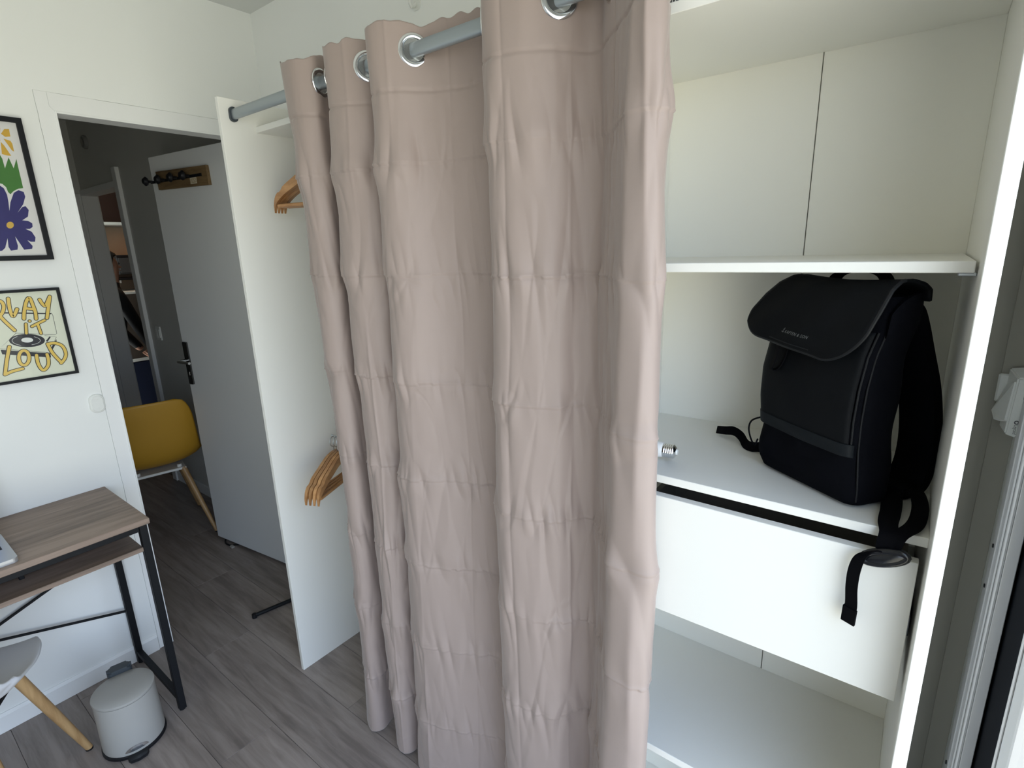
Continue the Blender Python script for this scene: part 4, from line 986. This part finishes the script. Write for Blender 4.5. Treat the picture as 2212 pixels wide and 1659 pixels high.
for pts in ([(0.2535, 1.8865), (0.2985, 1.8865), (0.2985, 1.9085), (0.2535, 1.9085), (0.2535, 1.8865)], [(0.292, 1.890), (0.283, 1.902), (0.275, 1.893), (0.266, 1.904), (0.259, 1.894)]):
    v, f_ = stroke_poly(pts, 0.0008); k = len(V); V += [(a.x, 0.01595, a.y) for a in v]; Fq += [tuple(i+k for i in g_) for g_ in f_]
mesh_obj('label_print', V, Fq, mat('tag_ink', (0.75, 0.72, 0.62), 0.8), lb_)
# cable on the floor behind the door
cb = thing('cable', 'black cable with a small plug on the floor beneath the open door', 'cable', (-0.58, 1.15, 0))
B().tube([Vector(p)-Vector((-0.58, 1.15, 0)) for p in catmull([(-0.70, 1.20, 0.004), (-0.655, 1.150, 0.0045), (-0.61, 1.128, 0.0045), (-0.565, 1.130, 0.0045), (-0.545, 1.150, 0.0045), (-0.50, 1.19, 0.004), (-0.42, 1.24, 0.004)], 6)], 0.0042, 8).done('cord', BLACKP, cb, True)
B().box(0.030, 0.056, -0.030, -0.012, 0.0005, 0.011, 0.002).done('plug', mat('plug_grey', (0.35, 0.33, 0.30), 0.4), cb)

# folded stand behind the wardrobe side: black T foot on the floor
sd_ = thing('folding_stand', 'black metal stand foot on the floor behind the wardrobe side', 'stand', (0.175, 1.03, 0))
SO = (0.175, 1.03, 0)
B().tube([(0.142, 0.902, 0.011), (0.178, 1.060, 0.011), (0.212, 1.20, 0.011)], 0.0085, 10).done('foot_bar', BLACKM, sd_, True, off=SO)
for p in ((0.142, 0.902, 0.0), (0.212, 1.20, 0.0)):
    B().lathe([(0, 0), (0.0105, 0), (0.0105, 0.019), (0, 0.021)], 12, p).done('foot_cap', BLACKP, sd_, off=SO)
B().tube([(0.180, 1.068, 0.012), (0.215, 1.10, 0.9), (0.22, 1.105, 1.35)], 0.0085, 10).done('post', BLACKM, sd_, True, off=SO)
B().tube([(0.220, 1.09, 1.35), (0.245, 1.24, 1.35)], 0.0075, 10).done('cross_bar', BLACKM, sd_, True, off=SO)

# hallway switch and small alarm sounder
hs = thing('hallway_switch', 'small white double light switch on the dark hallway wall', 'switch', (-1.655, HY, 1.085))
B().prism(rrect(0.070, 0.092, 0.006, 3), -0.008, 0.008, 'XZ').done('plate', WHITEP, hs)
for sx in (-0.016, 0.016): B().prism(rrect(0.027, 0.056, 0.003, 3, sx, 0), -0.012, 0.004, 'XZ').done('rocker', WHITEP, hs)
dt = thing('door_chime', 'pale round door chime high on the dark hallway wall', 'chime', (-2.28, HY, 2.335))
B().lathe([(0, 0), (0.042, 0), (0.042, 0.012), (0.037, 0.020), (0, 0.024)], 28, (0, 0, 0), (0, -1, 0)).done('housing', mat('chime_grey', (0.25, 0.25, 0.24), 0.6), dt, True)
B().lathe([(0.020, 0.0235), (0.022, 0.0255), (0.018, 0.0265), (0, 0.0265)], 20, (0, 0, 0), (0, -1, 0)).done('grille', MATS['plug_grey'], dt, True)

# smart radiator-valve like white box in the corner beside the window
sb = thing('shutter_control', 'white control box with raised lever on the wall beside the window', 'control box', (2.487, YB-0.006, 1.252)); sb.scale = (0.86, 0.86, 0.86)
B().box(-0.028, 0.012, -0.010, 0, -0.002, 0.062, 0.003).done('wall_plate', WHITEP, sb)
bd = B(); 
prof = [(-0.012, 0.085), (0.021, 0.085), (0.021, -0.070), (-0.006, -0.066)]
v = [(-0.014, -0.010, 0.078), (0.0145, -0.010, 0.082), (0.0145, -0.010, -0.072), (-0.012, -0.010, -0.055),
     (-0.002, -0.055, 0.064), (0.0145, -0.055, 0.066), (0.0145, -0.055, -0.066), (-0.006, -0.055, -0.060)]
bd.raw(v, [(0, 1, 2, 3), (4, 7, 6, 5), (0, 4, 5, 1), (1, 5, 6, 2), (2, 6, 7, 3), (3, 7, 4, 0)])
bmesh.ops.bevel(bd.bm, geom=list(bd.bm.edges), offset=0.003, segments=2, affect='EDGES'); bd.done('housing', WHITEP, sb, True, angle=30)
lv = B().raw([(-0.013, -0.012, 0.040), (-0.006, -0.050, 0.055), (-0.010, -0.050, -0.030), (-0.026, -0.040, -0.034), (-0.030, -0.014, -0.020)], [(0, 1, 2, 3, 4)])
r_ = bmesh.ops.extrude_face_region(lv.bm, geom=list(lv.bm.faces)); bmesh.ops.translate(lv.bm, verts=[e for e in r_['geom'] if isinstance(e, bmesh.types.BMVert)], vec=(0.010, -0.002, -0.002))
lv.done('lever', WHITEP, sb)
V, F = text_mesh('Legrand', 0.013, 1.0)
vs = [(0.0065+v.y*0.7, -0.0556, -0.037-v.x*0.5) for v in V]
mesh_obj('lettering', vs, F, mat('print_grey', (0.10, 0.10, 0.11), 0.6), sb)
rg = B(); ro = [(0.0095+0.0042*math.cos(a), -0.0557, -0.0315+0.0045*math.sin(a)) for a in np.linspace(0, 2*math.pi, 13)[:-1]]; ri = [(0.0095+0.0022*math.cos(a), -0.0557, -0.0315+0.0022*math.sin(a)) for a in np.linspace(0, 2*math.pi, 13)[:-1]]
rg.raw(ro+ri, [(i, (i+1) % 12, 12+(i+1) % 12, 12+i) for i in range(12)]).done('logo_ring', MATS['print_grey'], sb)

# ============================================================ KITCHEN beyond the hallway
KX = -3.70
kb = thing('kitchen_base_unit', 'navy kitchen base cabinet with white worktop beyond the hallway', 'cabinet', (-3.4, 2.0, 0)); KO = (-3.4, 2.0, 0)
NAVY = mat('navy_front', (0.012, 0.018, 0.045), 0.5)
B().box(-3.69, -3.22, 1.45, 2.55, 0.06, 0.675, 0.001).done('carcass', NAVY, kb, off=KO)
B().box(-3.69, -3.20, 1.44, 2.56, 0.675, 0.700, 0.001).done('worktop', WHITEP, kb, off=KO)
for a, b_ in ((1.452, 1.815), (1.818, 2.181), (2.184, 2.548)): 
    d_o = B().box(-3.2195, -3.205, a, b_, 0.07, 0.665, 0.001).done('door', NAVY, kb, off=KO)
    B().box(-3.204, -3.195, b_-0.05, b_-0.03, 0.45, 0.60, 0.001).done('handle', STEEL, d_o, off=KO)
B().box(-3.66, -3.26, 1.47, 2.53, 0.0, 0.06, 0).done('plinth', BLACKP, kb, off=KO)
ku = thing('kitchen_upper_cabinet', 'dark brown upper cabinet on the far kitchen wall', 'cabinet', (-3.55, 2.0, 1.87)); UO = (-3.55, 2.0, 1.87)
B().box(-3.69, -3.42, 1.45, 2.55, 1.885, 2.45, 0.001).done('carcass', mat('dark_brown', (0.030, 0.012, 0.008), 0.5), ku, off=UO)
B().box(-3.69, -3.39, 1.45, 2.55, 1.862, 1.885, 0.001).done('light_rail', WHITEP, ku, off=UO)
for a, b_ in ((1.452, 1.998), (2.002, 2.548)): B().box(-3.4195, -3.405, a, b_, 1.888, 2.448, 0.001).done('door', MATS['dark_brown'], ku, off=UO)
sp = B().box(KX, KX+0.006, 1.45, 2.60, 1.22, 1.86, 0).done('splashback', mat('splashback', (0.42, 0.32, 0.23), 0.5), None); tag(sp, 'beige splashback glowing orange under the kitchen cabinet', 'splashback')
hd_ = thing('microwave', 'dark microwave oven standing on the kitchen wall shelf', 'microwave', (-3.5, 1.93, 1.46)); HO = (-3.5, 1.93, 1.46)
B().box(-3.66, -3.40, 1.735, 2.15, 1.435, 1.605, 0.004).done('housing', mat('appliance_dark', (0.035, 0.036, 0.038), 0.5), hd_, off=HO)
B().box(-3.40, -3.392, 1.745, 2.04, 1.450, 1.580, 0.002).done('door', mat('appliance_front', (0.05, 0.052, 0.055), 0.35), hd_, off=HO)
B().box(-3.40, -3.390, 1.735, 2.15, 1.583, 1.604, 0.001).done('top_trim', BLACKP, hd_, off=HO)
ksh = thing('kitchen_shelf', 'dark wall shelf with small bottles in the kitchen', 'shelf', (-3.55, 1.95, 1.40)); SHO = (-3.55, 1.95, 1.40)
B().box(-3.69, -3.39, 1.64, 2.45, 1.385, 1.404, 0.001).done('board', BLACKP, ksh, off=SHO)
for yy in (1.74, 2.30): B().box(-3.69, -3.45, yy, yy+0.012, 1.36, 1.385, 0.001).done('bracket', WHITEP, ksh, off=SHO)
for z in (1.404,):
    for k, (yy, h, c) in enumerate(((1.670, 0.028, (0.5, 0.35, 0.2)), (1.705, 0.024, (0.3, 0.08, 0.05)))):
        o = B().lathe([(0, 0), (0.014, 0), (0.014, h*0.6), (0.007, h*0.75), (0.007, h), (0, h)], 14, (-3.43, yy, z+0.0005)).done('spice_jar', mat('jar_%d' % k, c, 0.3), None, True)
        tag(o, ['pale little jar leftmost on the dark kitchen shelf', 'reddish little jar right of the pale jar on the dark kitchen shelf'][k], 'jar')
kl_o = B().box(KX+0.007, -3.21, 1.45, 2.60, 1.270, 1.290, 0.002).done('kitchen_ledge', WHITEP, None); tag(kl_o, 'white ledge along the kitchen wall below the shelf', 'ledge')
kp = B().box(KX+0.007, -3.215, 1.45, 2.60, 0.7015, 1.268, 0.001).done('kitchen_wall_panel', mat('taupe_panel', (0.085, 0.066, 0.052), 0.6), None); tag(kp, 'brown wall panel between the kitchen worktop and ledge', 'panel')

# person at the worktop, seen from the side
def skin_body(name, nodes, links, m, parent, lvl=2):
    me = bpy.data.meshes.new(name); me.from_pydata([n_[0] for n_ in nodes], links, []); o = bpy.data.objects.new(name, me); COL.objects.link(o); o.parent = parent
    sk = o.modifiers.new('s', 'SKIN'); sk.use_smooth_shade = True
    for i, n_ in enumerate(nodes):
        d = me.skin_vertices[0].data[i]; r_ = n_[1]; d.radius = (r_, r_) if not isinstance(r_, tuple) else r_
    me.skin_vertices[0].data[0].use_root = True
    su = o.modifiers.new('u', 'SUBSURF'); su.levels = lvl; su.render_levels = lvl
    bpy.context.view_layer.update()
    m2 = bpy.data.meshes.new_from_object(o.evaluated_get(bpy.context.evaluated_depsgraph_get())); o.modifiers.clear(); o.data = m2; m2.name = name
    m2.materials.clear()
    for k in m: m2.materials.append(k)
    return o
pr_ = thing('person', 'person in dark clothes reaching down at the kitchen worktop', 'person', (-2.90, 1.385+0.10, 0), 0.0)
SK = mat('skin', (0.42, 0.22, 0.15), 0.55); CL = mat('dark_clothes', (0.008, 0.008, 0.010), 0.8); HR = mat('dark_hair', (0.008, 0.006, 0.005), 0.6)
# local: +y is where the person faces
N = [((0, -0.06, 0.86), (0.155, 0.11)), ((0, -0.03, 1.02), (0.135, 0.10)), ((0, 0.0, 1.18), (0.15, 0.105)), ((0, 0.005, 1.30), (0.10, 0.08)), ((0, 0.010, 1.385), 0.055), ((0, 0.02, 1.45), (0.066, 0.075)), ((0, 0.03, 1.535), (0.072, 0.085)), ((0, 0.02, 1.60), (0.05, 0.055)),
     ((0.155, 0.01, 1.285), 0.058), ((0.185, 0.085, 1.06), 0.047), ((0.155, 0.185, 0.83), 0.037), ((0.148, 0.215, 0.775), 0.030),
     ((-0.155, 0.01, 1.285), 0.058), ((-0.19, 0.04, 1.03), 0.047), ((-0.17, 0.17, 0.84), 0.037), ((-0.16, 0.20, 0.79), 0.030),
     ((0.095, -0.05, 0.78), 0.085), ((0.10, -0.03, 0.46), 0.058), ((0.10, -0.06, 0.09), 0.042), ((0.105, 0.06, 0.040), 0.036), ((0.11, 0.13, 0.032), 0.030),
     ((-0.095, -0.05, 0.78), 0.085), ((-0.10, -0.03, 0.46), 0.058), ((-0.10, -0.06, 0.09), 0.042), ((-0.105, 0.06, 0.040), 0.036), ((-0.11, 0.13, 0.032), 0.030)]
E_ = [(0, 1), (1, 2), (2, 3), (3, 4), (4, 5), (5, 6), (6, 7), (3, 8), (8, 9), (9, 10), (10, 11), (3, 12), (12, 13), (13, 14), (14, 15), (0, 16), (16, 17), (17, 18), (18, 19), (19, 20), (0, 21), (21, 22), (22, 23), (23, 24), (24, 25)]
bod = skin_body('body', N, E_, [CL, SK], pr_)
for p in bod.data.polygons:
    c = p.center
    if c.z > 1.385 or (c.z < 0.825 and c.z > 0.70 and c.y > 0.15): p.material_index = 1
for sx in (-1, 1):
    w0 = Vector((0.148, 0.215, 0.770)) if sx > 0 else Vector((-0.16, 0.20, 0.785))
    hb = []
    nodes = [(tuple(w0+Vector((0, 0.01, 0.012))), 0.024), (tuple(w0+Vector((0, 0.03, -0.030))), (0.030, 0.016))]; links = [(0, 1)]
    for k, L in enumerate((0.062, 0.072, 0.068, 0.052)):
        x = (-0.026+0.0175*k); b0 = len(nodes)
        nodes += [(tuple(w0+Vector((x*0.9, 0.040, -0.050))), 0.0085), (tuple(w0+Vector((x, 0.052, -0.052-L*0.42))), 0.008), (tuple(w0+Vector((x, 0.048, -0.050-L*0.95))), 0.0065)]; links += [(1, b0), (b0, b0+1), (b0+1, b0+2)]
    b0 = len(nodes); nodes += [(tuple(w0+Vector((-sx*0.030, 0.024, -0.022))), 0.010), (tuple(w0+Vector((-sx*0.046, 0.040, -0.048))), 0.0085), (tuple(w0+Vector((-sx*0.044, 0.048, -0.070))), 0.007)]; links += [(0, b0), (b0, b0+1), (b0+1, b0+2)]
    skin_body('hand', nodes, links, [SK], pr_, 1)
hv = []
hb = B()
t = bmesh.new(); bmesh.ops.create_uvsphere(t, u_segments=20, v_segments=14, radius=1.0)
for v in t.verts:
    c = v.co.copy(); v.co = Vector((c.x*0.082, c.y*0.100+0.012, c.z*0.088+1.562))
    if c.y > 0.35 and c.z < 0.35: v.co.y = min(v.co.y, 0.058); v.co.z = max(v.co.z, 1.578)
    if c.y < 0.1 and c.z < -0.3: v.co.z -= 0.05; v.co.y -= 0.01
    v.co += Vector((math.sin(c.x*17), math.sin(c.y*19+1), math.sin(c.z*15)))*0.0035
hb._add(t); hb.done('hair', HR, pr_, True)
fc = B().raw([(0, 0.098, 1.530), (-0.012, 0.100, 1.502), (0.012, 0.100, 1.502), (0, 0.122, 1.506), (0, 0.108, 1.496)], [(0, 1, 3), (0, 3, 2), (1, 4, 3), (3, 4, 2), (0, 2, 4, 1)]).done('nose', SK, pr_)
for sx in (-1, 1):
    B().lathe([(0, -0.006), (0.006, -0.004), (0.009, 0.0), (0.006, 0.004), (0, 0.006)], 12, (sx*0.028, 0.100, 1.535), (0, 1, 0)).done('eye', mat('eye_dark', (0.05, 0.04, 0.04), 0.2), pr_, True)
    B().lathe([(0, -0.006), (0.016, -0.004), (0.022, 0.0), (0.014, 0.005), (0, 0.006)], 12, (sx*0.076, 0.020, 1.520), (1, 0, 0)).done('ear', SK, pr_, True)
B().tube([(-0.022, 0.098, 1.482), (0, 0.108, 1.480), (0.022, 0.098, 1.482)], [0.003, 0.0045, 0.003], 8).done('mouth', mat('lips', (0.32, 0.12, 0.10), 0.5), pr_, True)
